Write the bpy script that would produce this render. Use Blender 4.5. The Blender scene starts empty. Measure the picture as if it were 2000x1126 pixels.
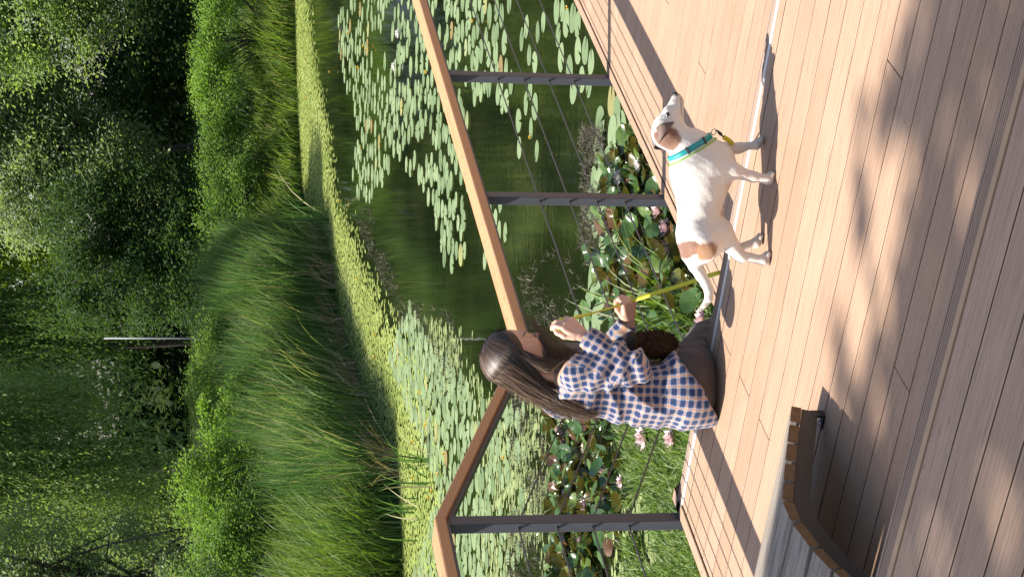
import bpy, math, random
import numpy as np
from mathutils import Vector, Matrix
random.seed(7); RNG = np.random.default_rng(11)
S = bpy.context.scene
COL = S.collection
# ---------------------------------------------------------------- camera (a portrait shot stored on its side)
FPX, TH, RO, PHI, CAMH = 3814.8, 0.1930, 0.0066, -0.5553, 2.1
ct, st, cr, sr = math.cos(TH), math.sin(TH), math.cos(RO), math.sin(RO)
Fv = np.array([0, ct, -st]); U0 = np.array([0, st, ct]); R0 = np.array([1., 0, 0])
Rv = R0*cr + U0*sr; Uv = -R0*sr + U0*cr
EYE = np.array([0, 0, CAMH])
cam = bpy.data.cameras.new('camera'); co = bpy.data.objects.new('camera', cam); COL.objects.link(co)
X, Y, Z = -Uv, Rv, -Fv
co.matrix_world = Matrix(((X[0], Y[0], Z[0], 0), (X[1], Y[1], Z[1], 0), (X[2], Y[2], Z[2], CAMH), (0, 0, 0, 1)))
cam.sensor_fit = 'HORIZONTAL'; cam.sensor_width = 36; cam.lens = FPX/2000*36
cam.clip_start = .05; cam.clip_end = 1000
S.camera = co
def ray(v, y):
    return (1126-y-563)/FPX*Rv - (v-1000)/FPX*Uv + Fv
def atz(v, y, z):
    d = ray(v, y); return EYE + d*(z-CAMH)/d[2]
def aty(v, y, Yd):
    d = ray(v, y); return EYE + d*Yd/d[1]
D1 = np.array([math.cos(PHI), math.sin(PHI), 0]); D2 = np.array([-math.sin(PHI), math.cos(PHI), 0])
def D(a, b, z=0.): return a*D1 + b*D2 + np.array([0, 0, z])
# ---------------------------------------------------------------- object helpers
def tag(o, label=None, cat=None, group=None, kind=None):
    if label: o['label'] = label
    if cat: o['category'] = cat
    if group: o['group'] = group
    if kind: o['kind'] = kind
    return o
def empty(name, loc, rz=0., parent=None):
    o = bpy.data.objects.new(name, None); COL.objects.link(o)
    o.location = loc; o.rotation_euler = (0, 0, rz); o.empty_display_size = .1
    if parent: o.parent = parent
    return o
def mesh_np(name, V, F, mat, parent=None, smooth=False, tint=None, col=None, uv=None):
    """V (n,3); F list of index arrays/lists (mixed sizes) or an (m,k) array."""
    me = bpy.data.meshes.new(name)
    V = np.asarray(V, np.float32)
    if isinstance(F, np.ndarray):
        m, k = F.shape; loops = F.reshape(-1); tot = np.full(m, k)
    else:
        tot = np.array([len(f) for f in F]); loops = np.concatenate([np.asarray(f) for f in F]); m = len(F)
    me.vertices.add(len(V)); me.vertices.foreach_set('co', V.reshape(-1))
    me.loops.add(len(loops)); me.loops.foreach_set('vertex_index', loops.astype(np.int32))
    me.polygons.add(m); me.polygons.foreach_set('loop_start', np.concatenate([[0], np.cumsum(tot)[:-1]]).astype(np.int32))
    me.update(calc_edges=True)
    me.polygons.foreach_set('use_smooth', np.full(m, smooth))
    if tint is not None:
        a = me.attributes.new('tint', 'FLOAT', 'FACE'); a.data.foreach_set('value', np.asarray(tint, np.float32))
    if col is not None:
        a = me.attributes.new('col', 'FLOAT_COLOR', 'POINT')
        c = np.ones((len(V), 4), np.float32); c[:, :3] = col; a.data.foreach_set('color', c.reshape(-1))
    if uv is not None:
        a = me.uv_layers.new(name='UVMap'); a.data.foreach_set('uv', np.asarray(uv, np.float32).reshape(-1))
    for mm in (mat if isinstance(mat, (list, tuple)) else [mat]): me.materials.append(mm)
    me.validate()
    o = bpy.data.objects.new(name, me); COL.objects.link(o)
    if parent: o.parent = parent
    return o
class MB:
    def __init__(s): s.v = []; s.f = []; s.t = []; s.n = 0
    def add(s, V, F, t=None):
        V = np.asarray(V, float); t = random.random() if t is None else t
        s.v.append(V); s.f += [[i+s.n for i in f] for f in F]; s.t += [t]*len(F); s.n += len(V); return s
    def box(s, lo, hi, t=None, bev=0.0, M=None):
        lo = np.array(lo, float); hi = np.array(hi, float); c = (lo+hi)/2; h = (hi-lo)/2
        if bev > 0:
            b = min(bev, *(h*.49)); V = []
            for sx in (-1, 1):
                for sy in (-1, 1):
                    for sz in (-1, 1):
                        q = np.array([sx, sy, sz])
                        for k in range(3):
                            w = h - b; w[k] = h[k]; V.append(c+q*w)
            V = np.array(V)
            def i(sx, sy, sz, k): return (((sx > 0)*2+(sy > 0))*2+(sz > 0))*3+k
            F = []
            for k in range(3):
                a, b2 = [(1, 2), (2, 0), (0, 1)][k]
                for sg in (-1, 1):
                    loop = []
                    for (p, q) in ((-1, -1), (1, -1), (1, 1), (-1, 1)):
                        z = [0, 0, 0]; z[k] = sg; z[a] = p; z[b2] = q; loop.append(i(*z, k))
                    F.append(loop if sg > 0 else loop[::-1])
            for k in range(3):
                a, b2 = [(1, 2), (2, 0), (0, 1)][k]
                for p in (-1, 1):
                    for q in (-1, 1):
                        z0 = [0, 0, 0]; z1 = [0, 0, 0]
                        z0[k] = -1; z1[k] = 1; z0[a] = z1[a] = p; z0[b2] = z1[b2] = q
                        L = [i(*z0, a), i(*z1, a), i(*z1, b2), i(*z0, b2)]
                        F.append(L if p*q < 0 else L[::-1])
            for sx in (-1, 1):
                for sy in (-1, 1):
                    for sz in (-1, 1):
                        L = [i(sx, sy, sz, 0), i(sx, sy, sz, 1), i(sx, sy, sz, 2)]
                        F.append(L if sx*sy*sz > 0 else L[::-1])
        else:
            V = np.array([[lo[0] if x == 0 else hi[0], lo[1] if y == 0 else hi[1], lo[2] if z == 0 else hi[2]] for x in (0, 1) for y in (0, 1) for z in (0, 1)])
            F = [[0, 1, 3, 2], [4, 6, 7, 5], [0, 4, 5, 1], [2, 3, 7, 6], [0, 2, 6, 4], [1, 5, 7, 3]]
        if M is not None: V = (V-c)@np.asarray(M).T + c
        return s.add(V, F, t)
    def prism(s, prof, ax, lo, hi, t=None):
        """prof: 2-D polygon in the plane across axis ax, extruded lo..hi"""
        n = len(prof); V = []
        o = [k for k in range(3) if k != ax]
        for w in (lo, hi):
            for p in prof:
                q = [0, 0, 0]; q[ax] = w; q[o[0]] = p[0]; q[o[1]] = p[1]; V.append(q)
        F = [[i, (i+1) % n, n+(i+1) % n, n+i] for i in range(n)]
        F += [list(range(n))[::-1], list(range(n, 2*n))]
        return s.add(V, F, t)
    def tube(s, P, r, n=8, t=None, cap=True):
        P = np.asarray(P, float); m = len(P); r = np.broadcast_to(np.asarray(r, float), (m,))
        T = np.gradient(P, axis=0); T /= np.linalg.norm(T, axis=1)[:, None]+1e-12
        a = np.array([0, 0, 1.]) if abs(T[0][2]) < .9 else np.array([1., 0, 0])
        V = []; N = np.cross(T[0], a); N /= np.linalg.norm(N)
        for k in range(m):
            N = N - T[k]*(N@T[k]); N /= np.linalg.norm(N)+1e-12; Bn = np.cross(T[k], N)
            for j in range(n):
                an = 2*math.pi*j/n; V.append(P[k]+r[k]*(math.cos(an)*N+math.sin(an)*Bn))
        F = [[k*n+j, k*n+(j+1) % n, (k+1)*n+(j+1) % n, (k+1)*n+j] for k in range(m-1) for j in range(n)]
        if cap: F += [list(range(n))[::-1], list(range((m-1)*n, m*n))]
        return s.add(V, F, t)
    def ell(s, c, r, n=10, t=None, M=None):
        V = []; F = []
        for i in range(n+1):
            th = math.pi*i/n
            for j in range(2*n):
                ph = math.pi*j/n; V.append((math.sin(th)*math.cos(ph)*r[0], math.sin(th)*math.sin(ph)*r[1], math.cos(th)*r[2]))
        V = np.array(V)
        if M is not None: V = V@np.asarray(M).T
        V = V+np.array(c)
        for i in range(n):
            for j in range(2*n):
                F.append([i*2*n+j, (i+1)*2*n+j, (i+1)*2*n+(j+1) % (2*n), i*2*n+(j+1) % (2*n)])
        return s.add(V, F, t)
    def build(s, name, mat, parent=None, smooth=False):
        return mesh_np(name, np.concatenate(s.v), s.f, mat, parent, smooth, tint=s.t)
def copy_tree(o, parent=None):
    c = o.copy(); COL.objects.link(c); c.parent = parent
    for ch in list(o.children): copy_tree(ch, c)
    return c
# ---------------------------------------------------------------- materials
def srgb(r, g, b):
    f = lambda c: (c/255/12.92 if c/255 < .04045 else ((c/255+.055)/1.055)**2.4)
    return (f(r), f(g), f(b))
class NT:
    def __init__(s, name):
        s.m = bpy.data.materials.new(name); s.m.use_nodes = True; s.t = s.m.node_tree; s.t.nodes.clear()
        s.out = s.n('ShaderNodeOutputMaterial')
    def n(s, typ, **kw):
        o = s.t.nodes.new(typ)
        for k, v in kw.items():
            if k.startswith('i_'):
                key = k[2:]; key = int(key) if key.isdigit() else key.replace('_', ' ')
                s.set(o.inputs[key], v)
            else: setattr(o, k, v)
        return o
    def set(s, inp, v):
        if hasattr(v, 'is_output') or isinstance(v, bpy.types.NodeSocket): s.t.links.new(v, inp)
        elif isinstance(v, tuple) and len(v) == 3 and inp.type == 'RGBA': inp.default_value = (*v, 1)
        else: inp.default_value = v
    def link(s, a, b): s.t.links.new(a, b)
    def math(s, op, a, b=None, c=None, clamp=False):
        o = s.n('ShaderNodeMath', operation=op, use_clamp=clamp); s.set(o.inputs[0], a)
        if b is not None: s.set(o.inputs[1], b)
        if c is not None: s.set(o.inputs[2], c)
        return o.outputs[0]
    def mix(s, f, a, b, mode='MIX'):
        o = s.n('ShaderNodeMix', data_type='RGBA', blend_type=mode); s.set(o.inputs[0], f); s.set(o.inputs[6], a); s.set(o.inputs[7], b); return o.outputs[2]
    def noise(s, scale, vec=None, detail=4, rough=.55):
        o = s.n('ShaderNodeTexNoise', i_Scale=scale, i_Detail=detail, i_Roughness=rough)
        if vec is not None: s.link(vec, o.inputs['Vector'])
        return o.outputs[0]
    def obj(s): return s.n('ShaderNodeTexCoord').outputs['Object']
    def mapping(s, vec, sc):
        o = s.n('ShaderNodeMapping'); s.link(vec, o.inputs[0]); o.inputs['Scale'].default_value = sc; return o.outputs[0]
    def attr(s, name, fac=True): 
        o = s.n('ShaderNodeAttribute', attribute_name=name); return o.outputs['Fac' if fac else 'Color']
    def ramp(s, f, stops):
        o = s.n('ShaderNodeValToRGB'); s.set(o.inputs[0], f); e = o.color_ramp.elements
        while len(e) < len(stops): e.new(.5)
        for k, (p, c) in enumerate(stops): e[k].position = p; e[k].color = (*c, 1)
        return o.outputs[0]
    def bump(s, h, strength=.3, dist=.01): return s.n('ShaderNodeBump', i_Strength=strength, i_Distance=dist, i_Height=h).outputs[0]
    def bsdf(s, color, rough=.6, normal=None, spec=.5, **kw):
        o = s.n('ShaderNodeBsdfPrincipled'); s.set(o.inputs['Base Color'], color); s.set(o.inputs['Roughness'], rough)
        s.set(o.inputs['Specular IOR Level'], spec)
        if normal is not None: s.link(normal, o.inputs['Normal'])
        for k, v in kw.items(): s.set(o.inputs[k.replace('_', ' ')], v)
        return o.outputs[0]
    def done(s, sh): s.link(sh, s.out.inputs[0]); return s.m
def leaf_mat(name, stops, trans=.35, rough=.5, spec=.4, rand=False, tcol=None, back=None):
    t = NT(name)
    f = t.n('ShaderNodeObjectInfo').outputs['Random'] if rand else t.attr('tint')
    c = t.ramp(f, stops)
    if rand:
        nz = t.noise(9, t.obj(), 3); c = t.mix(t.math('MULTIPLY', nz, .5), c, t.mix(1., c, (.55, .6, .45), 'MULTIPLY'))
    if back is not None:
        g = t.n('ShaderNodeNewGeometry').outputs['Backfacing']; c = t.mix(g, c, back)
    b = t.bsdf(c, rough, spec=spec)
    tr = t.n('ShaderNodeBsdfTranslucent'); t.set(tr.inputs[0], tcol if tcol else t.mix(1., c, (1.25, 1.3, .55), 'MULTIPLY'))
    mx = t.n('ShaderNodeMixShader'); mx.inputs[0].default_value = trans; t.link(b, mx.inputs[1]); t.link(tr.outputs[0], mx.inputs[2])
    return t.done(mx.outputs[0])
def plain(name, c, rough=.6, spec=.5, nscale=0, namp=.25, bump=0, **kw):
    t = NT(name); col = c; nr = None
    if nscale:
        nz = t.noise(nscale, t.obj(), 5)
        col = t.mix(nz, tuple(x*(1-namp) for x in c), tuple(min(1, x*(1+namp)) for x in c))
        if bump: nr = t.bump(nz, bump, .004)
    return t.done(t.bsdf(col, rough, nr, spec, **kw))
def board_mat(name, c0, c1, grain=1., rough=.62):
    t = NT(name); o = t.obj(); tint = t.attr('tint')
    # each board shifts the grain by its own tint
    cv = t.n('ShaderNodeCombineXYZ'); t.set(cv.inputs[0], t.math('MULTIPLY', tint, 37.)); t.set(cv.inputs[2], t.math('MULTIPLY', tint, 91.))
    ad = t.n('ShaderNodeVectorMath', operation='ADD'); t.link(o, ad.inputs[0]); t.link(cv.outputs[0], ad.inputs[1]); o2 = ad.outputs[0]
    g1 = t.noise(1., t.mapping(o2, (3, 60, 60)), 6, .65)
    wv = t.n('ShaderNodeTexWave', bands_direction='Y', i_Scale=9., i_Distortion=9., i_Detail=3., i_Detail_Scale=.8); t.link(t.mapping(o2, (.35, 2.2, 2.2)), wv.inputs[0])
    g2 = wv.outputs[1]
    blot = t.noise(2.2, o2, 4)
    g3 = t.noise(1., t.mapping(o2, (7, 150, 150)), 5, .6); streak = t.math('MULTIPLY', t.math('SUBTRACT', g3, .53, clamp=True), 6., clamp=True)
    c = t.mix(tint, c0, c1)
    c = t.mix(t.math('MULTIPLY', t.math('SUBTRACT', .75, g1, clamp=True), 1.0*grain), c, tuple(x*.55 for x in c0))
    c = t.mix(t.math('MULTIPLY', g2, .13*grain), c, tuple(x*.5 for x in c0))
    c = t.mix(t.math('MULTIPLY', t.math('SUBTRACT', blot, .45, clamp=True), .9), c, tuple(min(1, x*1.15) for x in (c1[0], c1[1]*1.02, c1[2]*1.08)))
    c = t.mix(t.math('MULTIPLY', streak, .20*grain), c, tuple(x*.42 for x in c0))
    sp = t.noise(38., o2, 2); spm = t.math('GREATER_THAN', sp, .735)
    c = t.mix(t.math('MULTIPLY', spm, .35), c, (.08, .05, .04))
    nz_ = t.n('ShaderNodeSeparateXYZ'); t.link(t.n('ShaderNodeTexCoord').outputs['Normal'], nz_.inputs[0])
    c = t.mix(t.math('LESS_THAN', t.math('ABSOLUTE', nz_.outputs[2]), .35), c, (.055, .032, .02))       # side faces coloured dark to stand in for shade in the gaps
    h = t.math('ADD', t.math('MULTIPLY', g1, .6), t.math('SUBTRACT', t.math('MULTIPLY', g2, .35), t.math('MULTIPLY', streak, .8)))
    return t.done(t.bsdf(c, rough, t.bump(h, .6*grain, .003), .35))
M = {}
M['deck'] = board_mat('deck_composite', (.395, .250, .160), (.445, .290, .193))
M['nosing'] = plain('nosing_profile', (.27, .18, .125), .55, nscale=30, namp=.12)
M['lip'] = plain('pale_nosing_lip', (.60, .58, .54), .3, .6)  # same profile as the near nosing; sunlight put into the paler colour
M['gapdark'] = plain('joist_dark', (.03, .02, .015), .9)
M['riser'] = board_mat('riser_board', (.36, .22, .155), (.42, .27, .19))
def wood_mat(name, c0, c1, sc=(2, 22, 22), rough=.45, dist=6., bump=.15):
    t = NT(name); o = t.obj()
    wv = t.n('ShaderNodeTexWave', bands_direction='Z', i_Scale=1.2, i_Distortion=dist, i_Detail=3., i_Detail_Scale=1.); t.link(t.mapping(o, sc), wv.inputs[0])
    nz = t.noise(1., t.mapping(o, (sc[0]*3, sc[1]*5, sc[2]*5)), 5)
    c = t.mix(t.math('MULTIPLY', wv.outputs[1], .7), c1, c0); c = t.mix(t.math('MULTIPLY', nz, .4), c, tuple(x*.7 for x in c0))
    return t.done(t.bsdf(c, rough, t.bump(nz, bump, .003), .4))
M['rail'] = wood_mat('rail_timber', (.46, .215, .092), (.56, .30, .145), sc=(20, 1.4, 20), dist=5)
M['steel'] = plain('dark_painted_steel', (.058, .062, .074), .45, .5, nscale=60, namp=.2)
M['cable'] = plain('wire_rope', (.10, .095, .09), .45, .5, Metallic=.6)
M['bolt'] = plain('zinc_bolt', (.55, .55, .57), .22, .6, Metallic=1.)
M['slat'] = None
def slat_mat():
    t = NT('weathered_timber'); o = t.obj(); tint = t.attr('tint')
    cv = t.n('ShaderNodeCombineXYZ'); t.set(cv.inputs[1], t.math('MULTIPLY', tint, 53.))
    ad = t.n('ShaderNodeVectorMath', operation='ADD'); t.link(o, ad.inputs[0]); t.link(cv.outputs[0], ad.inputs[1]); o2 = ad.outputs[0]
    g = t.noise(1., t.mapping(o2, (4, 70, 70)), 7, .7)
    kn = t.n('ShaderNodeTexVoronoi', i_Scale=3.2); t.link(t.mapping(o2, (1., 2.2, 2.2)), kn.inputs[0])
    c = t.ramp(g, [(.28, (.075, .058, .045)), (.5, (.235, .20, .165)), (.75, (.35, .315, .27))])
    k = t.math('LESS_THAN', kn.outputs[0], .06); c = t.mix(t.math('MULTIPLY', k, .85), c, (.06, .035, .02))
    # fresh end grain (faces looking along the length)
    nx = t.n('ShaderNodeSeparateXYZ'); tcn = t.n('ShaderNodeTexCoord'); t.link(tcn.outputs['Normal'], nx.inputs[0])
    e = t.math('GREATER_THAN', t.math('ABSOLUTE', nx.outputs[0]), .7)
    r = t.noise(40., o2, 4); ce = t.mix(r, (.16, .075, .03), (.30, .16, .07))
    c = t.mix(e, c, ce)
    return t.done(t.bsdf(c, .75, t.bump(g, .5, .004), .25))
M['slat'] = slat_mat()
# ---------------------------------------------------------------- light and sky
SUN = np.array([.581, .0046, -.916]); SUN /= np.linalg.norm(SUN)
sl = bpy.data.lights.new('sun', 'SUN'); sl.energy = 4.9; sl.angle = math.radians(.53); sl.color = (1., .945, .86)
so = bpy.data.objects.new('sun', sl); COL.objects.link(so); so.rotation_euler = Vector(SUN).to_track_quat('-Z', 'Y').to_euler(); so.location = (-12, 0, 20)
w = bpy.data.worlds.new('World'); S.world = w; w.use_nodes = True; nt = w.node_tree; nt.nodes.clear()
sk = nt.nodes.new('ShaderNodeTexSky'); sk.sky_type = 'NISHITA'; sk.sun_disc = False
sk.sun_elevation = math.asin(-SUN[2]); sk.sun_rotation = math.atan2(-SUN[0], -SUN[1]); sk.altitude = 100; sk.ozone_density = .35; sk.dust_density = 2.
bg = nt.nodes.new('ShaderNodeBackground'); bg.inputs[1].default_value = .10
ou = nt.nodes.new('ShaderNodeOutputWorld'); nt.links.new(sk.outputs[0], bg.inputs[0]); nt.links.new(bg.outputs[0], ou.inputs[0])
S.view_settings.view_transform = 'Standard'; S.view_settings.look = 'None'; S.view_settings.exposure = EXPO if 'EXPO' in globals() else 1.07
S.view_settings.gamma = 1
S.cycles.max_bounces = 8; S.cycles.transparent_max_bounces = 8; S.cycles.use_denoising = True
try: S.cycles.denoiser = 'OPENIMAGEDENOISE'
except Exception: pass
# ================================================================ DECK (deck frame: x = along the boards, y = across them)
WZ = -.95                                    # pond level
L1, L2 = -.53, .46                            # lower deck, near tier
AE = -4.545                                   # inner edge of the border strip
def plank_field(mb, a0, a1, b0, b1, z, pitch=.1282, gap=.0058, th=.024, joints=None, phase=0.):
    b = b0+phase; k = 0
    while b < b1-1e-6:
        hi = min(b+pitch-gap, b1)
        cuts = [a0] + sorted((joints or {}).get(k, [])) + [a1]
        for c0, c1 in zip(cuts[:-1], cuts[1:]):
            mb.box((c0+.0012, b, z-th), (c1-.0012, hi, z), bev=.0015)
        b += pitch; k += 1
def deck(name, a0, a1, b0, b1, z, phase=0., joints=None, pitch=.1282, first=None):
    mb = MB()
    if first: mb.box((a0, b0, z-.024), (a1, b0+first-.005, z), bev=.0025); b0 += first
    plank_field(mb, a0, a1, b0, b1, z, joints=joints, pitch=pitch)
    o = mb.build(name, M['deck']); o.rotation_euler.z = PHI; tag(o, kind='structure')
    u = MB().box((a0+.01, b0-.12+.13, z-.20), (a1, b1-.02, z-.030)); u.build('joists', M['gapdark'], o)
    return o
# boards of the middle deck run up to the nosing at b = 5.747; the seams in the photo: 5.691, 5.559 ... (pitch .1282)
nb = 20; b_first = 5.688-.1282*nb
jt = {nb-1: [-3.72], nb-3: [-3.72], nb-5: [-3.72], nb-8: [-2.2], nb-12: [-2.9], nb-15: [-1.7], nb-6: [-1.3]}
mb = MB(); plank_field(mb, AE, 3.2, b_first, 5.690, 0., joints=jt)
mb.box((AE, 5.6905, -.024), (3.2, 5.7445, 0.), bev=.0025)
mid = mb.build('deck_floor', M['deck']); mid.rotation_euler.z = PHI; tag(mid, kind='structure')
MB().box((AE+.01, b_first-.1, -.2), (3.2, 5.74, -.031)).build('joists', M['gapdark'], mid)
def nosing(parent, b, z, a0, a1, lipmat):
    """grooved stair nosing; its pale lip faces the camera side (-b)"""
    g = MB(); n = 5; w = .040/n
    for k in range(n): g.box((a0, b+.013+k*w, z-.012), (a1, b+.013+(k+1)*w-.0036, z+.0034), bev=.0012)
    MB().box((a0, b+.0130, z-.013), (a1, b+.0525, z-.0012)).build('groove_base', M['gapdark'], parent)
    g.box((a0, b+.0531, z-.05), (a1, b+.0600, z+.0050), bev=.0012)
    g.build('nosing_strip', M['nosing'], parent)
    l = MB(); l.prism([(b+.0030, z-.004), (b+.0032, z+.0002), (b+.0095, z+.0034), (b+.0126, z+.0036), (b+.0126, z-.004)] if lipmat is M['lip'] else [(b-.0005, z-.004), (b, z+.0008), (b+.0080, z+.0054), (b+.0126, z+.0056), (b+.0126, z-.004)], 0, a0, a1)
    l.build('nosing_lip', lipmat, parent)
nosing(mid, 5.747, 0., AE-.02, 3.2, M['lip'])
M['lip2'] = plain('tan_nosing_lip', (.33, .215, .125), .5)  # near nosing lip, with its shade put into the darker tan
# stairs down to the lower deck: three risers behind the nosing
stair = MB(); stair.box((AE, 5.80, L1-.3), (3.2, 5.815, -.013))
for k, (b0, b1, z) in enumerate(((5.8152, 6.11, -.177), (6.1102, 6.46, -.353))):
    stair.box((AE, b0, z-.026), (3.2, (b0+b1)/2-.003, z), bev=.0025); stair.box((AE, (b0+b1)/2+.003, z-.026), (3.2, b1+.02, z), bev=.0025)
    stair.box((AE, b1-.015, z-.20), (3.2, b1, z-.027))
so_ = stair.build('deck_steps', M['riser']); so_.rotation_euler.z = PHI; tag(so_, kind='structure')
low = deck('lower_deck', AE, 3.2, 6.463, 14.6, L1, joints={9: [-1.9], 12: [-3.775], 15: [-2.4], 18: [-3.762], 20: [-2.2], 22: [-3.0], 24: [-3.775], 28: [-2.0]})
near = deck('near_tier', AE, 3.2, -2.0, 3.098, L2, joints={30: [-1.0], 36: [.6], 33: [-3.2]}, pitch=.1282)
# seam phase so that a narrow board meets the nosing
nosing(near, 3.105, L2, AE, 3.2, M['lip2'])
MB().box((AE, 3.150, -.03), (3.2, 3.160, L2-.005)).build('riser_board', M['riser'], near)
# border strip and fascia along the open edge
for nm, b0, b1, z, par in (('border_strip', -2., 3.16, L2, near), ('border_strip', 3.17, 5.80, 0., mid), ('border_strip', 6.45, 14.6, L1, low)):
    m_ = MB(); m_.box((-4.603, b0, z-.022), (AE-.004, b1, z+.006), bev=.003); m_.box((-4.598, b0, z-.30), (-4.585, b1, z-.0225)); m_.build(nm, M['deck'], par)
    q = b0+.12
    while q < b1:
        if q > 4: MB().tube([(-4.578, q, z+.004), (-4.578, q, z+.0068)], .004, 6).build('screw', M['gapdark'], par)
        q += .42
sg = MB(); sg.prism([(5.76, -.26), (5.76, .006), (5.86, .006), (6.50, L1+.02), (6.50, L1-.26)], 0, -4.60, AE-.006); sg.build('stringer', M['riser'], so_)
# support posts of the decks
sp = MB()
for b in (3.4, 5.6, 7.6, 10., 12.5): sp.box((-4.45, b-.05, -2.), (-4.35, b+.05, -.21 if b < 5.7 else L1-.21))
sp.build('support_posts', M['gapdark'], mid)
# ================================================================ CABLE RAILING
PB = [4.36, 5.75, 6.95, 8.30, 9.672, 11.04, 12.41]
rail = empty('cable_railing', D(-4.62, 6.95, L1), PHI)
tag(rail, 'timber topped deck railing with dark steel posts and thin wire cables beside the pond', 'railing')
rb = np.array([-4.62, 6.95, L1])
def base_z(b): return 0. if b <= 5.76 else L1
PA, WB, WA = -4.602, .053, .046            # inner face, depth along the rail, width across it
CH = (.640, .490, .350, .207)
for b in PB:
    z = base_z(b); m_ = MB()
    m_.box((PA-WA, b-WB/2, z-.28), (PA, b+WB/2, z+.9075), bev=.0025)
    p_ = MB(); p_.v = m_.v; p_.f = m_.f; p_.t = m_.t; p_.n = m_.n
    o = mesh_np('post', np.concatenate(p_.v)-rb, p_.f, M['steel'], rail, tint=p_.t)
    for h in CH:
        for s_ in (-1, 1):
            f_ = MB().tube([(PA-WA*.5, b+s_*WB/2, z+h), (PA-WA*.5, b+s_*(WB/2+.010), z+h)], .0065, 8)
            mesh_np('cable_ferrule', np.concatenate(f_.v)-rb, f_.f, M['cable'], o, tint=f_.t)
def sweep(path, prof):
    """sweep a (a,z) profile along points (b,z) lying in the rail plane; ends vertical"""
    V = []; n = len(prof)
    for (b, z) in path:
        for (a, dz) in prof: V.append((a, b, z+dz))
    F = [[k*n+j, (k+1)*n+j, (k+1)*n+(j+1) % n, k*n+(j+1) % n] for k in range(len(path)-1) for j in range(n)]
    F += [list(range(n)), list(range((len(path)-1)*n, len(path)*n))[::-1]]
    return V, F
ci, cow = -4.578, -4.705
capprof = [(ci, .926), (ci, .962), (ci-.004, .967), (cow+.004, .967), (cow, .962), (cow, .926)]
barprof = [(PA-.001, .908), (PA-.001, .9255), (PA-WA+.001, .9255), (PA-WA+.001, .908)]
segs = [((3.0, 0.), (5.735, 0.)), ((5.7365, 0.), (6.962, L1)), ((6.9635, L1), (9.67, L1)), ((9.6715, L1), (13.6, L1))]
for (p, q) in segs:
    V, F = sweep([p, q], capprof); c_ = mesh_np('handrail', np.array(V)-rb, F, M['rail'], rail)
    V, F = sweep([p, q], barprof); mesh_np('rail_bar', np.array(V)-rb, F, M['steel'], c_)
    n_ = max(1, int((q[0]-p[0])/.62))
    for k in range(n_):
        t_ = (k+.5)/n_; b = p[0]+(q[0]-p[0])*t_; z = p[1]+(q[1]-p[1])*t_
        for e in (-.05, .05):
            s_ = MB().tube([(-4.64+e*.3, b+e*1.2, z+.965), (-4.64+e*.3, b+e*1.2, z+.9685)], .0055, 8)
            mesh_np('screw', np.concatenate(s_.v)-rb, s_.f, M['bolt'], c_, tint=s_.t)
for h in CH:
    am = PA-WA*.5
    P = [(am, 3.0, h), (am, 5.75, h), (am, 6.95, L1+h), (am, 13.6, L1+h)]
    Q = []
    for k in range(3):
        for t_ in np.linspace(0, 1, 14)[(0 if k == 0 else 1):]:
            q = np.array(P[k])*(1-t_)+np.array(P[k+1])*t_; Q.append(q)
    m_ = MB().tube(Q, .0036, 7); mesh_np('cable', np.concatenate(m_.v)-rb, m_.f, M['cable'], rail, True, tint=m_.t)
# ================================================================ WAVE LOUNGER
M['frame'] = plain('black_brown_steel', (.026, .022, .020), .5, .4, nscale=50, namp=.25)
lb = np.array([-3.33, 4.62, 0.])
bench = empty('wave_bench', D(*lb), PHI); tag(bench, 'low curved timber lounger with weathered grey slats on a dark steel frame', 'bench')
top = [(4.694, .097), (4.602, .130), (4.503, .166), (4.408, .200), (4.316, .232), (4.225, .263), (4.125, .263), (4.010, .240), (3.915, .208), (3.822, .172), (3.730, .140), (3.636, .120), (3.54, .118), (3.44, .135), (3.345, .170), (3.26, .222)]
def nrm(p, q):
    d = np.array(q)-np.array(p); n = np.array([d[1], -d[0]]); n /= np.linalg.norm(n); return n if n[1] > 0 else -n
A0, A1 = -4.30, -3.330
for k in range(len(top)-1):
    p, q = np.array(top[k]), np.array(top[k+1]); d = (q-p)/np.linalg.norm(q-p); n = nrm(p, q)
    a_, b_ = p+d*.0068, q-d*.0068; th = .031
    e0, e1 = A0+random.uniform(-.004, .004), A1+random.uniform(-.002, .003)
    c = [(a_-n*th), (b_-n*th), (b_-d*0-n*.003), (b_-d*.003), (a_+d*.003), (a_-n*.003)]
    mbs = MB().prism([tuple(x) for x in c], 0, e0, e1)
    mesh_np('slat', np.concatenate(mbs.v)-lb, mbs.f, M['slat'], bench, tint=mbs.t)
fr_t = [(4.684, .0655), (4.601, .096), (4.503, .133), (4.407, .167), (4.314, .199), (4.224, .229), (4.120, .229), (4.016, .208), (3.917, .176), (3.822, .140), (3.728, .107), (3.636, .087), (3.54, .085), (3.435, .102), (3.33, .139), (3.24, .196)]
def frame(a0, a1):
    V = []; n = len(fr_t); tt = np.array(fr_t)
    g = np.gradient(tt, axis=0); g /= np.linalg.norm(g, axis=1)[:, None]; nn = np.stack([g[:, 1], -g[:, 0]], 1); nn[nn[:, 1] > 0] *= -1
    bt = tt+nn*.051
    for a in (a0, a1):
        for arr in (tt, bt):
            for q in arr: V.append((a, q[0], q[1]))
    F = []
    for k in range(n-1):
        F += [[k, k+1, n+k+1, n+k], [2*n+k, 3*n+k, 3*n+k+1, 2*n+k+1], [k, 2*n+k, 2*n+k+1, k+1], [n+k, n+k+1, 3*n+k+1, 3*n+k]]
    F += [[0, n, 3*n, 2*n], [n-1, 3*n-1, 4*n-1, 2*n-1][::-1]]
    return np.array(V), F
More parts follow.
